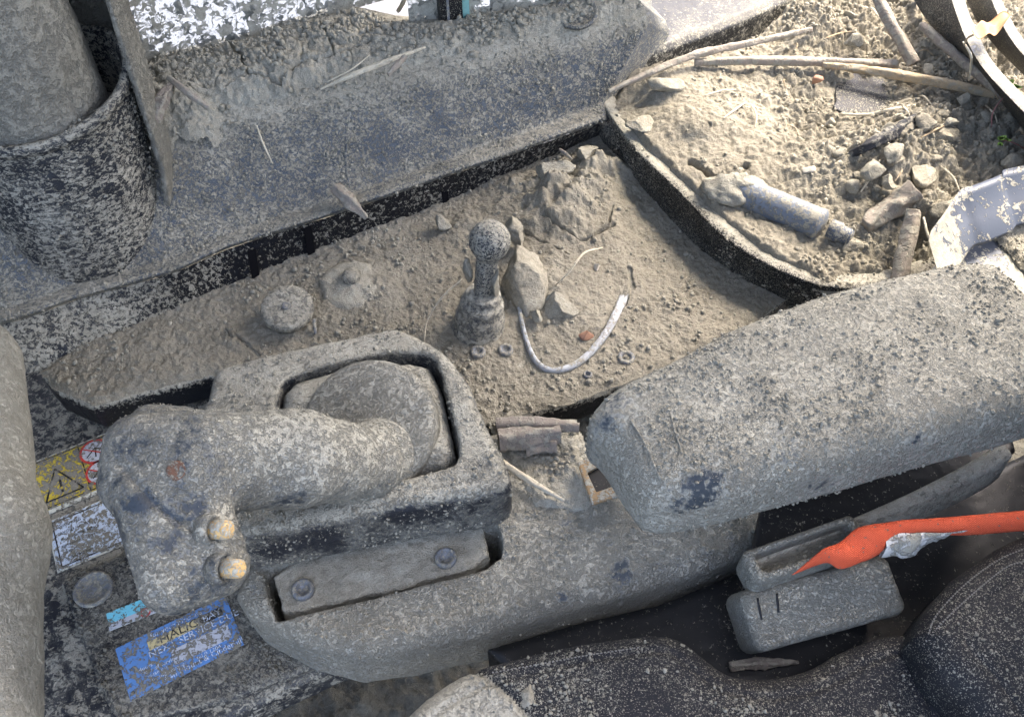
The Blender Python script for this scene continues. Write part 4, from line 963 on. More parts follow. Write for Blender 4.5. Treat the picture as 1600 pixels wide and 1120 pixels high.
V, F = hfield(gp, .0016, lambda X, Y, d: .078 + .0022 * fbm(with_z(X, Y), 120, 4, .65, 5) - .004 * sstep(-.004, .001, d), .002)
solo('sand_patch', 'patch of coarse brown grit at the right edge below the bracket', 'sand', V, F, M['mud_warm'], kind='stuff')
solo('sand_grains', 'coarse loose grains on the grit patch below the bracket', 'sand', *strew(V, normals(V, F), 2600, .0006, .0022, 3, .2), M['mud_pale'], kind='stuff')

# ------------------------------------------------------------------ sticks, reeds, straws
def stick(name, lab, cat, pts, radii, mat, seed=0, hollow=False, n=None, rough=.14, seg=9):
    V, F = tube(pts, radii, 16 if max(radii) > .002 else seg, n or (26 if max(radii) > .002 else 10) * len(pts), rough, seed, hollow); return solo(name, lab, cat, V, F, M[mat], 'sticks and straws')
H_ = on_heap
stick('dry_reed', 'reed slanting over the left end of the bin onto the panel end', 'reed', [W(950, 143, .070), W(1020, 112, .076), W(1090, 85, .079), W(1180, 66, .080), W(1268, 46, .082)], [.0022, .0042, .0046, .004, .003], 'wood', 1)
stick('dry_reed', 'grey reed lying level across the top of the heap', 'reed', [H_(1085, 98, .006), W(1180, 95, .075), W(1290, 97, .077), W(1402, 102, .080)], [.0040, .0052, .005, .0055], 'wood', 2, True)
stick('dry_reed', 'long tan reed lying across the heap toward the right edge', 'reed', [W(1285, 101, .076), W(1370, 112, .080), W(1460, 128, .086), W(1555, 148, .090)], [.0035, .0052, .0055, .005], 'reed', 3)
stick('leaning_stick', 'hollow stick leaning down from the top edge into the heap', 'stick', [W(1362, -20, .13), W(1392, 38, .112), W(1412, 72, .100), W(1428, 100, .088)], [.0062, .0066, .0066, .0068], 'bark', 4, True)
stick('grey_stick', 'straight grey stick along the curved band at the right', 'stick', [W(1440, 40, .098), W(1500, 92, .100), W(1550, 132, .103), W(1640, 205, .104)], [.0048, .0056, .0058, .006], 'bark', 5)
stick('broken_branch', 'broken pale branch slanting up from the heap beside the can', 'branch', [H_(1352, 352, .004), W(1388, 328, .070), W(1430, 300, .085)], [.0060, .0105, .0125], 'wood', 6, rough=.3, seg=12)
stick('upright_stick', 'pale stick standing behind the armrest corner', 'stick', [W(1404, 445, .046), W(1414, 395, .062), W(1428, 330, .085)], [.0078, .0078, .0070], 'wood', 7, rough=.16, seg=12)
stick('straw', 'thin pale straw hanging below the bracket', 'straw', [W(1443, 340, .10), W(1452, 372, .096), W(1478, 415, .088)], [.0011, .0012, .0010], 'straw', 8)
stick('root', 'thin pale root along the lower edge of the dark plastic patch', 'root', [H_(1312, 178, .003), H_(1355, 180, .004), H_(1390, 172, .005), H_(1430, 164, .004)], [.0010, .0018, .0018, .0010], 'straw', 9)
stick('charred_stick', 'black charred stick half sunk in the heap', 'stick', [H_(1328, 243, .001), H_(1360, 226, .003), H_(1398, 205, .005), H_(1430, 184, .002)], [.0035, .0055, .0058, .004], 'char', 10, rough=.3)
stick('wood_splinter', 'weathered wood splinter resting on the lip of the sill panel', 'splinter', [W(524, 293, .064), W(540, 308, .060), W(573, 341, .040)], [.0052, .0066, .0022], 'wood', 11, rough=.35)
stick('twig', 'short twig stuck in the sill mud near the column', 'twig', [W(263, 122, .168), W(295, 146, .165), W(326, 168, .150)], [.0030, .0036, .0032], 'wood', 12)
stick('bark_strip', 'broad bark strip wedged beside the column on the sill', 'bark', [W(268, 134, .165), W(252, 158, .165), W(240, 190, .155)], [.003, .0066, .005], 'bark', 13, rough=.35)
stick('twig', 'brown twig standing in the mud beside the window post', 'twig', [W(622, 18, .15), W(630, 4, .165), W(636, -14, .18)], [.0022, .0022, .002], 'reed', 14)
stick('grass_blade', 'pale bent grass blade over the console mud', 'grass blade', [on_mud(868, 446, .002), W(890, 424, .030), W(912, 396, .036), on_mud(941, 387, .003)], [.0007, .0011, .0010, .0006], 'straw', 15)
stick('grass_blade', 'thin straw bent beside the left of the rubber boot', 'grass blade', [on_mud(663, 532, .001), W(668, 500, .012), W(690, 465, .030), W(722, 436, .045)], [.0006, .0008, .0008, .0005], 'straw', 16)
stick('grass_blade', 'thin dry straw on the sloping sill panel below the sill mud', 'grass blade', [W(401, 196, .120), W(410, 222, .108), W(426, 256, .092)], [.0008, .0010, .0006], 'straw', 17)
stick('dry_leaf_blade', 'flat dry grass leaf lying on the sill mud', 'grass leaf', [W(500, 140, .140), W(550, 118, .152), W(600, 98, .157), W(665, 74, .160)], [.0008, .0028, .0026, .001], 'straw', 18)
stick('dry_leaf_blade', 'short dry leaf piece crossing the flat grass leaf', 'grass leaf', [W(606, 117, .155), W(620, 102, .160), W(634, 88, .163)], [.0022, .0032, .002], 'wood', 19)
stick('grass_blade', 'fine bent straw beside the flat grass leaf', 'grass blade', [W(512, 128, .150), W(550, 108, .160), W(578, 86, .165)], [.0005, .0007, .0005], 'straw', 20)
stick('small_splinter', 'small dark splinter under the skirt near the bin corner', 'splinter', [W(874, 233, .046), W(884, 240, .044), W(894, 249, .042)], [.0014, .0020, .0008], 'bark', 21)
stick('straw', 'short straw on the heap right of the leaning stick', 'straw', [H_(1484, 95, .006), H_(1535, 94, .007)], [.0009, .0007], 'straw', 22)
stick('root', 'crooked thin root hanging over the curved band', 'root', [W(1505, 66, .150), W(1515, 82, .150), W(1518, 98, .135), W(1514, 125, .11)], [.0010, .0014, .0014, .0007], 'straw', 23)
for k, (a, b, c_, d_) in enumerate([(1130, 185, 1165, 160), (1175, 165, 1180, 200), (1230, 195, 1248, 212), (1345, 300, 1375, 250), (1470, 260, 1500, 300), (1440, 215, 1480, 195), (1400, 160, 1425, 190), (1540, 165, 1560, 200), (1290, 60, 1330, 50), (1100, 150, 1150, 140)]):
    labs = ['short straw lying on the smooth left part of the heap', 'forked straw next to the short straw on the heap', 'reddish splinter on the heap left of the plastic patch', 'straw pointing to the broken branch', 'thin root left of the bracket notch', 'bent root right of the charred stick',
            'root fibre at the right end of the plastic patch', 'fibre under the tan reed end', 'straw in the upper heap left of the leaning stick', 'dark fibre just below the slanting reed']
    stick('root_fibre', labs[k], 'root', [H_(a, b, .002), H_((a + c_) / 2 + 4, (b + d_) / 2 - 3, .005), H_(c_, d_, .002)], [.0007, .0012, .0006], ('straw', 'straw', 'reed')[k % 3], 50 + k)
# leaf and seedlings
lf = [(1517, 52), (1530, 38), (1552, 30), (1566, 27), (1574, 34), (1560, 50), (1545, 56), (1530, 62)]
c = W(1545, 45, .165); outl = WP(lf, .165); n_ = len(outl)
fine_o = curve(np.concatenate([outl, outl[:1]]), 41)[:-1]; V = []
for f in (1, .8, .55, .3, .08):
    q = c + (fine_o - c) * f; q[:, 2] += .010 * ((q[:, 0] - c[0]) / .03) ** 2 + .003 * np.sin(q[:, 0] * 260) + .004 * (1 - f); V.append(q)
V = np.concatenate(V); V = np.concatenate([V, V - np.array([0, 0, .0006])]); k = 5 * 40
Fl = [tuple(f) for f in grid_faces(5, 40, True)]; Fl += [tuple(reversed([i + k for i in f])) for f in Fl] + [(j, (j + 1) % 40, (j + 1) % 40 + k, j + k) for j in range(40)] + [tuple(range(160, 200)), tuple(reversed(range(160 + k, 200 + k)))]
t = thing('dead_leaf', 'curled orange-brown dead leaf resting on the black bands', 'leaf', c)
obj('leaf_blade', V, Fl, M['leaf'], t); obj('stalk', *tube([W(1522, 54, .167), W(1512, 60, .16), W(1506, 72, .15)], [.0012, .001, .0008]), M['reed'], t)
def seedling(lab, base, leaves, stem):
    t = thing('seedling', lab, 'plant', base, 'green seedlings'); obj('stem', *tube(stem, [.0008, .0007, .0006], 7), M['stem'], t)
    for c, r, ang in leaves:
        q = np.linspace(0, 2 * np.pi, 18, endpoint=False); u = np.array([math.cos(ang), math.sin(ang), .2]); v = np.array([-math.sin(ang), math.cos(ang), .1])
        E_ = c + r * (np.cos(q)[:, None] * u + .6 * np.sin(q)[:, None] * v); E_[:, 2] += r * .25 * np.cos(q) ** 2
        Vv = np.concatenate([E_, [c - np.array([0, 0, r * .12])], E_ - np.array([0, 0, .0004])])
        obj('leaf', Vv, [(i, (i + 1) % 18, 18) for i in range(18)] + [(19 + (i + 1) % 18, 19 + i, 18) for i in range(18)], M['green'], t)
b = W(1550, 205, .085); seedling('green seedling on a long red stem at the right edge', b, [(W(1576, 130, .122), .0058, .4), (W(1585, 142, .122), .0062, 2.2), (W(1590, 136, .125), .0050, 5.2), (W(1574, 140, .12), .0045, 3.5)], [b, W(1552, 175, .105), W(1578, 140, .12)])
b = W(1600, 232, .088); seedling('tiny pale green seedling low at the right edge of the heap', b, [(W(1565, 216, .106), .0046, .2), (W(1574, 218, .106), .0042, 2.6), (W(1563, 226, .104), .0044, 4.4)], [b, W(1585, 224, .102), W(1568, 219, .104)])

# ------------------------------------------------------------------ console arm base under joystick and armrest
t = thing('arm_console', 'muddy grey arm console under the joystick running back below the armrest', 'console', W(600, 980, -.02))
outer = np.concatenate([WP([(362, 925), (372, 898), (420, 800), (560, 740), (772, 668), (800, 660), (905, 668), (960, 720)], .035), WP([(1150, 760), (1400, 690), (1420, 740)], .03), WP([(1205, 862), (1100, 905), (1000, 938), (880, 972), (760, 1004), (640, 1030), (560, 1040), (480, 1022), (400, 978)], .006)])
slot = WP([(410, 893), (418, 930), (430, 966), (446, 968), (600, 930), (762, 888), (783, 872), (786, 850), (778, 822), (700, 815), (500, 860)], .034)
lo = outer.min(0) - .012; hi = outer.max(0) + .012; lo[2] = -.055; hi[2] = .05
r0 = W(800, 690, .03)
def f_base(X, Y, Z):
    top = .036 - .010 * sstep(.10, .28, X)
    d = ext(sd_poly(X, Y, outer), Z - (top - .036), -.045, .036, .016)
    s = ext(sd_poly(X, Y, slot), Z, -.035, .06, .003)
    return smax(d, -s, .003)
V, Fq = snet(f_base, lo, hi, .0020); V = crust(V, Fq, .0007, 140, .0010, 24, seed=33)
obj('base_shell', V, Fq, M['base'], t, cov=spots(V, [(976, 888, .013, 1.8), (1035, 882, .008, 1.3), (1065, 872, .008, 1.3), (892, 822, .011, 1.6), (952, 836, .010, 1.3), (886, 932, .006, 1.2), (806, 932, .005, 1.0), (392, 918, .007, 1.2), (1150, 848, .010, 1.0), (560, 962, .006, .8), (900, 880, .006, .9), (1110, 860, .006, 1.1)]) + np.interp(V[:, 2], [-.03, 0, .02, .036], [-.1, .0, .05, .12])); BV, BF = V, Fq; specks(t, V, Fq, 4000, .0004, .0016, 78)
ip = WP([(424, 900), (440, 955), (455, 958), (600, 922), (740, 886), (766, 868), (756, 815), (500, 850)], .028)
lo = ip.min(0) - .006; hi = ip.max(0) + .006; lo[2] = .0; hi[2] = .04
V, Fq = snet(lambda X, Y, Z: ext(sd_poly(X, Y, ip), Z, .006, .028, .003), lo, hi, .0014); V = crust(V, Fq, .0022, 90, .0022, 34, seed=34)
obj('inner_plate', V, Fq, M['mud'], t)
for px, py in ((474, 922), (697, 873)):
    obj('socket_screw', *lathe([(.0088, -.003), (.0088, .003), (.0078, .0042), (.006, .0042), (.0048, .003), (.0042, .0012), (.0004, .0012)], W(px, py, .0285), (0, 0, 1), 32), M['steel'], t)
solo('arm_console_crumbs', 'dry grit scattered over the arm console', 'mud', *strew(BV, normals(BV, BF), 4200, .0005, .0022, 10, .75), M['mud'], kind='stuff')
# mud and litter between joystick housing and armrest
gp = WP([(768, 655), (900, 648), (925, 720), (950, 800), (900, 812), (830, 800), (795, 740), (775, 690)], .036)
V, F = hfield(gp, .0012, lambda X, Y, d: (.0385 + .0035 * fbm(with_z(X, Y), 60, 4, .6, 5) + .0012 * fbm(with_z(X, Y), 230, 3, .6, 6)) * sstep(.001, -.012, d) + .028 * (1 - sstep(.001, -.012, d)), .004)
solo('gap_mud', 'dried mud in the gap between joystick housing and armrest', 'mud', V, F, M['mud'], kind='stuff')
solo('gap_crumbs', 'pale crumbs in the gap between joystick housing and armrest', 'mud', *strew(V, normals(V, F), 700, .0006, .0040, 13, .2), M['mud_pale'], kind='stuff')
stick('hollow_reed', 'hollow mud-caked reed in the gap left of the armrest', 'reed', [W(779, 688, .052), W(815, 684, .052), W(875, 678, .051)], [.0082, .0086, .0075], 'bark', 30, True, rough=.22, seg=14)
stick('dry_reed', 'split reed behind the hollow reed in the gap', 'reed', [W(775, 664, .050), W(830, 662, .052), W(905, 668, .052)], [.006, .0062, .0045], 'bark', 31)
stick('straw', 'pale straw slanting across the mud in the gap', 'straw', [W(782, 720, .046), W(830, 752, .045), W(882, 782, .044)], [.0028, .0026, .0012], 'straw', 32)
stick('dry_reed', 'short muddy reed stub below the hollow reed', 'reed', [W(822, 700, .046), W(870, 696, .048)], [.0055, .005], 'bark', 33, rough=.3)
t = thing('rusty_plate', 'small rust-edged metal plate with a square hole beside the armrest end', 'plate', W(935, 760, .04))
po = WP([(902, 722), (960, 690), (985, 770), (925, 788)], .052); hole = WP([(918, 738), (950, 720), (966, 756), (932, 768)], .052)
lo = po.min(0) - .004; hi = po.max(0) + .004; lo[2] = .045; hi[2] = .056
V, Fq = snet(lambda X, Y, Z: smax(ext(sd_poly(X, Y, po), Z, .049, .052, .0008), -ext(sd_poly(X, Y, hole), Z, .0, .1, .0005), .0006), lo, hi, .0009)
obj('plate_body', V, Fq, M['rustplate'], t); V, Fq = snet(lambda X, Y, Z: ext(sd_poly(X, Y, hole) - .001, Z, .046, .0485, .0008), lo, hi, .0010); obj('dark_insert', V, Fq, M['black'], t)
V, Fq = snet(lambda X, Y, Z: ext(sd_poly(X, Y, WP([(932, 794), (955, 782), (970, 800), (936, 806)], .0365)), Z, .03, .0385, .0008), W(900, 830, .03) - .02, W(1000, 760, .04) + .02, .0014)

# ------------------------------------------------------------------ joystick
t = thing('joystick', 'mud-caked joystick with a hooked grip and two yellow buttons in its housing', 'joystick', W(560, 800, .03))
HT, HB = .104, .042
outer = np.concatenate([WP([(318, 632), (328, 578), (345, 566), (480, 534), (600, 509), (628, 508), (690, 540), (730, 586), (752, 640)], HT), WP([(802, 800), (794, 816), (760, 830), (640, 846), (540, 868), (430, 888), (392, 892), (330, 840), (312, 760)], HB + .004)])
inner = WP([(430, 660), (434, 606), (448, 590), (520, 566), (600, 552), (650, 550), (676, 556), (690, 590), (706, 650), (718, 706), (712, 724), (690, 732), (560, 762), (470, 790), (440, 770)], HT)
lo = outer.min(0) - .012; hi = outer.max(0) + .012; lo[2] = HB - .01; hi[2] = HT + .012
inner = chaikin(inner, 1); outer = chaikin(outer, 1)
def f_house(X, Y, Z):
    d2 = sd_poly(X, Y, outer)
    d = ext(d2 + .02 * np.clip((Z - HB) / (HT - HB), 0, 1) * 0, Z, HB, HT, .011)
    return smax(d, -ext(sd_poly(X, Y, inner), Z, HT - .045, HT + .05, .004), .006)
V, Fq = snet(f_house, lo, hi, .0017); V = crust(V, Fq, .0008, 150, .0012, 26, seed=36)
N_ = normals(V, Fq)
obj('housing', V, Fq, M['housing'], t, cov=spots(V, [(700, 740, .010, .9), (752, 720, .010, 1.0), (610, 775, .010, .7), (560, 525, .008, .6), (480, 545, .008, .6), (340, 620, .008, .5), (720, 600, .008, .5), (500, 850, .016, .8), (640, 815, .014, .7), (430, 870, .014, .8), (740, 800, .010, .6)]) + np.where(N_[:, 2] > .6, .38, -.02) + .2 * sstep(.05, .11, V[:, 0] + .06)); HSV, HSF = V, Fq; specks(t, V, Fq, 5000, .0004, .0018, 75)
gb = WP([(436, 668), (438, 614), (456, 594), (530, 572), (640, 562), (672, 568), (690, 604), (703, 662), (712, 706), (698, 724), (560, 756), (460, 776)], .098)
lo = gb.min(0) - .01; hi = gb.max(0) + .01; lo[2] = .055; hi[2] = .125
def f_boot(X, Y, Z): return ext(sd_poly(X, Y, gb), Z, .058, .103, .018)
V, Fq = snet(f_boot, lo, hi, .0018); V = crust(V, Fq, .0007, 150, .0012, 30, seed=37); obj('gaiter', V, Fq, M['housing'], t, cov=np.full(len(V), .30))
# tilted oval collar, neck and grip
oc = W(572, 664, .112); nk = W(566, 722, .120); gA = W(522, 720, .145); gB = W(465, 716, .168); gC = W(300, 725, .196); hA = W(262, 762, .198); hB = W(300, 880, .176)
axn = gB - oc; axn = axn / np.linalg.norm(axn); axc = axn * .35 + np.array([-.05, -.1, 1.0]) * .65; axc /= np.linalg.norm(axc)
V, F = lathe([(.0535, -.020), (.054, -.005), (.0525, -.001), (.049, .0012), (.03, .0035), (.001, .0050)], oc, axc, 90)
V = V + (fbm(V, 120, 3, .6, 9) * .0009)[:, None] * axc; obj('collar', V, F, M['collar'], t, cov=np.full(len(V), .25))
side = np.cross(hB - hA, [0, .3, 1.0]); side /= np.linalg.norm(side)
hd = (hB - hA) / np.linalg.norm(hB - hA); hn = np.cross(side, hd)
def f_grip(X, Y, Z):
    d = smin(cone(X, Y, Z, nk, gA, .0225, .0265), cone(X, Y, Z, W(590, 716, .100), W(574, 720, .110), .031, .026), .020)
    d = smin(d, cone(X, Y, Z, gA, gB, .0265, .0310), .012)
    d = smin(d, cone(X, Y, Z, gB, gC, .0315, .0330), .010)
    x, y, z = local(X, Y, Z, (gC + W(235, 735, .198)) / 2, np.array([1.0, 0, 0]), np.array([0, .94, .34]), np.array([0, -.34, .94]))
    d = smin(d, rbox(x, y, z, .041, .0325, .0285, .022), .010)
    x, y, z = local(X, Y, Z, (hA + hB) / 2 + hd * .004, hd, side, hn)
    d = smin(d, rbox(x, y, z, .046, .0325, .0260, .020), .006)
    d = smin(d, cone(X, Y, Z, W(235, 662, .186), W(290, 664, .188), .013, .012), .006)
    return d
pts_ = np.stack([oc, gA, gB, gC, hA, hB]); lo = pts_.min(0) - .075; hi = pts_.max(0) + .065; lo[2] = .09
V, Fq = snet(f_grip, lo, hi, .0015)
# crease where the head shell meets the lower lobe
cr_ = curve(np.array([W(196, 742, .205), W(250, 790, .222), (W(330, 806, .226)), W(400, 792, .215), W(470, 770, .20)]), 60)
N_ = normals(V, Fq); dm = np.full(len(V), 9.0)
for q in cr_: dm = np.minimum(dm, np.sqrt(((V - q)[:, :2] ** 2).sum(1)))
V = V - N_ * (.0022 * np.exp(-(dm / .0022) ** 2))[:, None]
V = crust(V, Fq, .0006, 170, .0010, 30, seed=39)
obj('grip', V, Fq, M['grip'], t, cov=spots(V, [(300, 800, .012, 1.0), (440, 790, .012, 1.1), (210, 790, .009, .9), (330, 690, .012, .5), (320, 915, .010, .6), (250, 850, .010, .4)]) + np.interp(V[:, 0], [W(330, 700, .2)[0], W(470, 700, .17)[0]], [-.10, .45])); GRV, GRF = V, Fq; specks(t, V, Fq, 2200, .0004, .0012, 76)
right = np.array([.86, -.16, .30]); right /= np.linalg.norm(right)
for (px, py) in ((343, 832), (365, 884)):
    q = surf(px, py, GRV) ; q = q - right * .004
    bt = obj('button', *lathe([(.0058, 0), (.0058, .012), (.0055, .0136), (.0044, .0146), (.0026, .0150), (.0004, .0151)], q, right, 36), M['yellow_btn'], t, label='yellow push button on the grip')
    obj('button_collar', *lathe([(.0105, -.004), (.0100, .002), (.0088, .0042), (.0076, .004), (.0072, .003)], q, right, 36), M['grip'], bt)
q = surf(268, 729, GRV); obj('rusty_screw', *lathe([(.006, -.003), (.006, .0006), (.0048, .0012), (.003, .0004), (.0004, .0004)], q, q - W(268, 729, .1) + (_C - q) * .2, 24), M['rust'], t)
Nn = normals(HSV, HSF)
solo('joystick_crumbs', 'fine crumbs of mud on the joystick housing', 'mud', *strew(HSV, Nn, 3200, .0005, .0022, 14, .6), M['mud'], kind='stuff')

# ------------------------------------------------------------------ armrest
t = thing('armrest', 'long padded armrest coated in dried mud and grit', 'armrest', W(1250, 700, .06))
AT, AB = .172, .102
outl = np.concatenate([WP([(918, 668), (922, 640), (952, 606), (1060, 556), (1160, 502), (1290, 458), (1420, 428), (1505, 413), (1548, 416), (1590, 452), (1660, 540)], AT - .012),
                       WP([(1690, 655), (1600, 694), (1400, 746), (1240, 792), (1090, 832), (1010, 838), (985, 812), (940, 740)], AB + .012)])
outl = chaikin(outl, 1)
lo = outl.min(0) - .012; hi = outl.max(0) + .012; lo[2] = AB - .012; hi[2] = AT + .012
def f_arm(X, Y, Z):
    d2 = sd_poly(X, Y, outl); crown = .004 * np.clip(-d2 / .03, 0, 1)
    sl = .004 * np.clip((X - .1) / .3, 0, 1)
    return ext(d2, Z - crown - sl, AB, AT - .004, .020)
V, Fq = snet(f_arm, lo, hi, .0016)
N_ = normals(V, Fq); h = .0005 * fbm(V, 170, 3, .6, 44) + .0012 * fbm(V, 20, 2, .5, 45)
f1, f2, idv = worley2(V, 170, 12); up_ = np.clip(N_[:, 2] * 1.5 - .4, 0, 1)
h = h + .0022 * np.clip(.42 - f1, 0, 1) * (idv > -.1) * up_
V = V + N_ * h[:, None]
# sewn outline on the front end of the pad
obj('pad', V, Fq, M['armrest'], t, cov=spots(V, [(968, 612, .016, 1.6), (948, 660, .012, .9), (1096, 778, .019, 1.7), (1120, 752, .012, 1.4), (1008, 640, .008, .8), (1052, 636, .007, .9), (1056, 700, .007, .9), (1092, 575, .009, .8), (1182, 594, .014, .6), (1250, 480, .012, .7), (1214, 668, .010, 1.1), (1240, 690, .012, 1.2), (1222, 720, .008, 1.1), (1300, 762, .010, 1.2), (1336, 700, .008, .8), (1390, 625, .008, .9), (1414, 616, .008, .9), (1440, 690, .009, 1.1), (1470, 640, .009, 1.0), (1545, 640, .012, .9), (1270, 765, .008, 1.0), (1160, 650, .008, .7), (1500, 560, .010, .5), (1350, 560, .009, .5)]) + np.clip(N_[:, 2], -.3, 1) * .22 - .04 - .35 * sstep(.03, 0, V[:, 0] - W(930, 650, AT)[0])); AV, AF, AN = V, Fq, N_; specks(t, V, Fq, 7000, .0004, .0018, 77)
sp_ = [surf(a, b, AV) + np.array([0, -.0002, .0004]) for a, b in ((985, 650), (1005, 690), (1030, 738), (1046, 734), (1066, 700), (1062, 672), (1050, 640))]
obj('seam', *tube(sp_, [.0008, .0009, .0009, .0008], 7, 60, .05), M['armrest'], t)
solo('armrest_crumbs', 'grit and crumbs stuck on top of the armrest', 'mud', *strew(AV, AN, 5200, .0005, .0021, 15, .45), M['mud'], kind='stuff')
# support tray under the armrest
t = thing('armrest_support', 'dark support plate under the armrest with a raised edge coloured pale as if sunlit', 'bracket', W(1350, 830, .03))
sp0 = WP([(1170, 886), (1190, 790), (1420, 690), (1580, 660), (1590, 700), (1570, 722), (1470, 776), (1320, 836), (1190, 894)], .066)
lo = sp0.min(0) - .006; hi = sp0.max(0) + .006; lo[2] = .04; hi[2] = .08
V, Fq = snet(lambda X, Y, Z: ext(sd_poly(X, Y, sp0), Z, .052, .064, .003), lo, hi, .0020); obj('support_plate', crust(V, Fq, .0005, 150), Fq, M['black'], t)
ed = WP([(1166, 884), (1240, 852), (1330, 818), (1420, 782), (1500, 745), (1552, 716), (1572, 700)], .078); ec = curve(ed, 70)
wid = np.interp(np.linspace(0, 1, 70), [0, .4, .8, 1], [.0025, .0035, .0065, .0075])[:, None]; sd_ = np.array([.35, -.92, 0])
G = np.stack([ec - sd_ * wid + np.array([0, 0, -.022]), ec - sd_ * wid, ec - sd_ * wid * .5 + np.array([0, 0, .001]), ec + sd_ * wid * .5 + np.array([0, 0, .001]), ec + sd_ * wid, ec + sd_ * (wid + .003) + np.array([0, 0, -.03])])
V = G.reshape(-1, 3); obj('raised_edge', V, grid_faces(6, 70, False, True), M['base'], t, cov=np.full(len(V), .8))  # extra pale mud cover stands in for sunlight on the edge

# ------------------------------------------------------------------ belt buckle, webbing
t = thing('belt_buckle', 'dusty dark seat belt buckle box with an open slotted head', 'buckle', W(1280, 980, .0))
A_, B_, D_ = W(1152, 930, .070), W(1388, 868, .070), W(1200, 1012, .058)
u = (B_ - A_); LU = np.linalg.norm(u); u /= LU; v = D_ - A_; v -= (v @ u) * u; LV = np.linalg.norm(v); v /= LV; w_ = np.cross(u, v); w_ = w_ if w_[2] > 0 else -w_
oc_ = A_ + u * LU / 2 + v * LV / 2 - w_ * .018
lo = oc_ - .11; hi = oc_ + .11
def f_buc(X, Y, Z):
    x, y, z = local(X, Y, Z, oc_, u, v, w_); return rbox(x, y, z, LU / 2 - .001, LV / 2 + .002, .022, .008)
V, Fq = snet(f_buc, lo, hi, .0016); obj('buckle_body', crust(V, Fq, .0005, 200, .0006, 30, seed=51), Fq, M['buckle'], t)
ho = W(1252, 868, .076); hu = W(1340, 832, .086) - W(1170, 892, .086); HL = np.linalg.norm(hu); hu /= HL; hv = np.cross([0, 0, 1.0], hu); hw = np.array([0, 0, 1.0])
def f_head(X, Y, Z):
    x, y, z = local(X, Y, Z, ho, hu, hv, hw)
    return smax(rbox(x, y, z, HL / 2 + .002, .0130, .016, .006), -rbox(x, y, z - .012, HL / 2 - .006, .0075, .020, .005), .003)
lo = ho - .07; hi = ho + .07; V, Fq = snet(f_head, lo, hi, .0014); obj('slotted_head', crust(V, Fq, .0004, 220, seed=52), Fq, M['buckle'], t)
ltr = frame_of(W(1250, 905, .075), W(1310, 889, .075), W(1258, 930, .072))
bfr = (A_ + w_ * .0032, u, v, LU, LV)
lettering(t, 'GLEF', bfr, .42, .36, .0090, M['buckle'], None, 1.1, 'embossed_letters')
for k in range(2):
    pa = surf(1190 + 28 * k, 930 - 8 * k, np.concatenate([o.data.vertices and np.array([q.co[:] for q in o.data.vertices]) + wloc(o) for o in t.children if o.name.startswith('buckle_body')]))
    pb = surf(1196 + 28 * k, 962 - 8 * k, np.concatenate([np.array([q.co[:] for q in o.data.vertices]) + wloc(o) for o in t.children if o.name.startswith('buckle_body')]))
    obj('mould_line', *tube([pa, pb], [.0009, .0009], 7, 8), M['black'], t)
# red webbing, folded to a narrow strap
tp = WP([(1246, 882), (1280, 862), (1312, 846), (1346, 822), (1400, 814), (1500, 806), (1600, 797), (1700, 788)], .112); bt = WP([(1250, 886), (1290, 879), (1318, 888), (1372, 866), (1402, 842), (1500, 836), (1600, 830), (1700, 824)], .104)
tp[0, 2] = bt[0, 2] = .095
a = curve(tp, 120); b = curve(bt, 120); k = 26; G = []
thk = np.interp(np.linspace(0, 1, 120), [0, .1, .3, .45, 1], [.002, .008, .012, .010, .010])[:, None]
for ang in np.linspace(0, 2 * np.pi, k, endpoint=False):
    c = (a + b) / 2; G.append(c + (a - b) / 2 * math.cos(ang) + np.array([0, -.35, 1.0]) * thk * .55 * math.sin(ang))
G = np.stack(G, 1); V = G.reshape(-1, 3)
V = V + np.array([0, 0, 1.0]) * (.0013 * fbm(V, 75, 3, .55, 3) + .0012 * np.sin((V @ np.array([90.0, 300.0, 0]))) * np.interp(np.repeat(np.linspace(0, 1, 120), k), [0, .3, .45, 1], [1, 1, .3, .1]))[:, None]
t = thing('seat_belt', 'bright red webbing strap pulled from the buckle slot with torn white lining', 'seat belt', W(1330, 870, .095))
obj('webbing', V, [tuple(f) for f in grid_faces(120, k, True)] + [tuple(range(k)), tuple(reversed(range(119 * k, 120 * k)))], M['webbing'], t)
t1 = curve(WP([(1384, 846), (1400, 834), (1440, 832), (1480, 832), (1508, 828)], .111), 60); t2 = curve(WP([(1376, 874), (1398, 868), (1418, 872), (1446, 852), (1510, 831)], .098), 60)
t2 = t2 + np.stack([.0 * t2[:, 0], .0040 * fbm(t2, 90, 3, .6, 4), .003 * fbm(t2, 70, 2, .6, 5)], 1)
G = np.stack([t1, t1 * .66 + t2 * .34 + np.array([0, -.002, .004]), t1 * .33 + t2 * .67 + np.array([0, -.001, .002]), t2, t2 + np.array([0, .002, -.002]), t1 + np.array([0, .002, -.004])])
obj('torn_lining', crust(G.reshape(-1, 3), grid_faces(6, 60, False, True), .0008, 160), grid_faces(6, 60, False, True), M['lining'], t, label='torn whitish lining under the red webbing')

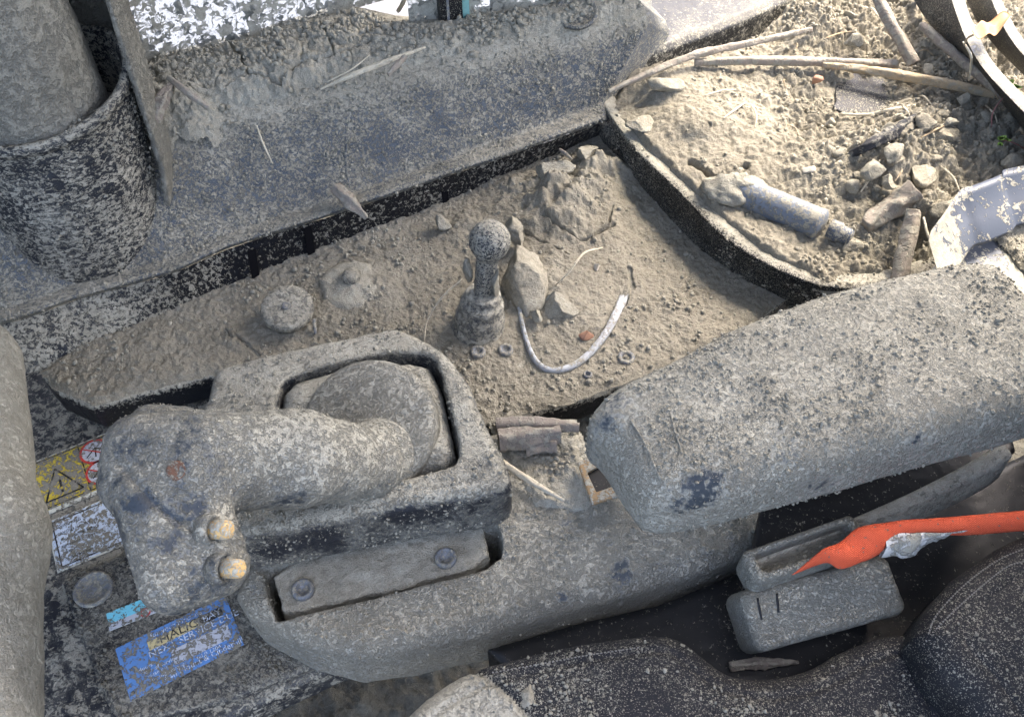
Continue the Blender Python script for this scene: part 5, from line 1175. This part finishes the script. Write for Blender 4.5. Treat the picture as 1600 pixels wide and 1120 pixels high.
# ------------------------------------------------------------------ seat
t = thing('driver_seat', 'black mud-speckled driver seat with stitched cushion and perforated back at the bottom', 'seat', W(1000, 1100, .0))
ST = .070
so = WP([(560, 1210), (625, 1130), (668, 1085), (745, 1040), (870, 1012), (1000, 990), (1045, 990), (1078, 1006), (1108, 1034), (1140, 1056), (1190, 1062), (1260, 1048), (1320, 1010), (1400, 985), (1440, 1000), (1462, 1060), (1490, 1130), (1500, 1300), (560, 1300)], ST - .012)
so = chaikin(so)
lo = so.min(0) - .01; hi = so.max(0) + .01; lo[2] = -.02; hi[2] = ST + .015
seam = curve(WP([(742, 1040), (775, 1068), (815, 1108), (850, 1160), (880, 1230)], ST), 40)
def f_seat(X, Y, Z):
    d2 = sd_poly(X, Y, so); return ext(d2, Z - .008 * np.clip(-d2 / .06, 0, 1), -.015, ST, .020)
V, Fq = snet(f_seat, lo, hi, .0020)
N_ = normals(V, Fq); ds = dpath(V[:, 0], V[:, 1], seam); sd2 = -sd_poly(V[:, 0], V[:, 1], so)
h = .0005 * fbm(V, 190, 3, .6, 61) + .001 * fbm(V, 18, 2, .5, 62) - .003 * np.exp(-(ds / .0025) ** 2) - .0022 * np.exp(-((sd2 - .017) / .0022) ** 2)
V = V + N_ * h[:, None]
# the bolster left of the seam is its own panel
sx = np.interp(V[:, 1], seam[::-1, 1], seam[::-1, 0]); left = (V[:, 0] < sx)
fl = left[Fq].sum(1) >= 2
for nm, sel, mt, lb in (('cushion_top', ~fl, 'seat', None), ('bolster', fl, 'bolster', 'paler grey bolster at the left end of the seat')):
    f_ = Fq[sel]; us = np.unique(f_); m_ = np.full(len(V), -1); m_[us] = np.arange(len(us)); obj(nm, V[us], m_[f_], M[mt], t, label=lb)
SV, SN = V, N_
def stitches(parent, path, n, L, r, V):
    pts = curve(np.array([surf(a, b, V) for a, b in path]), n * 2); parts = []
    for i in range(n):
        a = pts[2 * i] + np.array([0, 0, .0006]); b = pts[2 * i + 1] + np.array([0, 0, .0006]); parts.append(tube([a, b], [r, r], 6, 4, 0))
    Vv, Ff = join(parts); return obj('stitching', Vv, Ff, M['thread'], parent, kind='stuff')
stitches(t, [(760, 1050), (830, 1032), (920, 1016), (1000, 1004)], 40, .003, .0005, SV)
solo('seat_crumbs', 'pale crumbs of dried mud on the seat cushion', 'mud', *strew(SV, SN, 5200, .0004, .0019, 16, .5), M['mud'], kind='stuff')
V, F = rock(surf(822, 1077, SV), .0085, 99, 6, (1, 1, .35), ICO3, .08); solo('mud_splat', 'round pale splat of mud on the seat next to the bolster seam', 'mud', V, F, M['mud_pale'])
stick('wood_sliver', 'flat wood sliver lying between seat and buckle', 'splinter', [W(1140, 1041, .016), W(1180, 1036, .017), W(1248, 1034, .018)], [.0030, .0042, .0010], 'bark', 41, rough=.3)
bo = WP([(760, 1020), (900, 980), (1030, 950), (1200, 880), (1330, 830), (1480, 770), (1760, 640), (1800, 900), (1520, 1060), (1300, 1090), (1100, 1080), (850, 1120)], .0)
lo = bo.min(0) - .01; hi = bo.max(0) + .01; lo[2] = -.06; hi[2] = .03
V, Fq = snet(lambda X, Y, Z: ext(sd_poly(X, Y, bo), Z, -.05, .012, .006), lo, hi, .0030)
solo('gap_shade_block', 'black block added for the dark gap below buckle and red webbing', 'shade block', crust(V, Fq, .0005, 150), Fq, M['black'])  # black filler put where the gap lies in shade
bo = WP([(1432, 990), (1448, 955), (1492, 900), (1560, 852), (1640, 815), (1780, 770), (1900, 1000), (1800, 1260), (1560, 1180), (1500, 1090), (1462, 1050)], .105)
lo = bo.min(0) - .01; hi = bo.max(0) + .01; lo[2] = .0; hi[2] = .135
V, Fq = snet(lambda X, Y, Z: ext(sd_poly(X, Y, bo), Z - .010 * np.clip(-sd_poly(X, Y, bo) / .06, 0, 1), .01, .112, .018), lo, hi, .0020)
N_ = normals(V, Fq); sdb = -sd_poly(V[:, 0], V[:, 1], bo)
ux = (V[:, 0] * .8 + V[:, 1] * .6) * 160; uy = (-V[:, 0] * .6 + V[:, 1] * .8) * 160
hole_ = np.clip(np.sin(ux * 2 * np.pi / 1.0) * np.sin(uy * 2 * np.pi / 1.0), 0, 1) * (sdb > .035)
V = V + N_ * (-.0008 * hole_ - .0016 * np.exp(-((sdb - .024) / .0018) ** 2) + .0008 * fbm(V, 25, 2, .5, 3))[:, None]
obj('back_pad', V, Fq, M['seatback'], t, label='black perforated seat back with double stitching'); BKV, BKN = V, N_
ub = np.array([(.47, -.30), (.60, -.30), (.60, .50), (.50, .50), (.47, .40)]); lo = np.array([.45, -.32, -.03]); hi = np.array([.62, .52, .66])
def f_ub(X, Y, Z): return smin(ext(sd_poly(X, Y, np.array([(.47, -.30), (.60, -.30), (.60, .40), (.47, .40)])), Z, -.02, .62, .03), ext(sd_poly(X, Y, ub), Z, -.02, .30, .02), .02)
Vu, Fu = snet(f_ub, lo, hi, .008); obj('back_sun_block', Vu, Fu, M['seatback'], t)  # unseen slab added to block sun, heights stepped to shade the lower right
stitches(t, [(1442, 985), (1462, 950), (1505, 905), (1560, 868), (1600, 848)], 46, .003, .0005, BKV)
stitches(t, [(1436, 1000), (1472, 962), (1520, 918), (1575, 880), (1600, 868)], 46, .003, .0005, BKV)
solo('seat_back_crumbs', 'scattered pale specks of mud on the black seat back', 'mud', *strew(BKV, BKN, 1300, .0004, .0015, 17, .3), M['mud_pale'], kind='stuff')
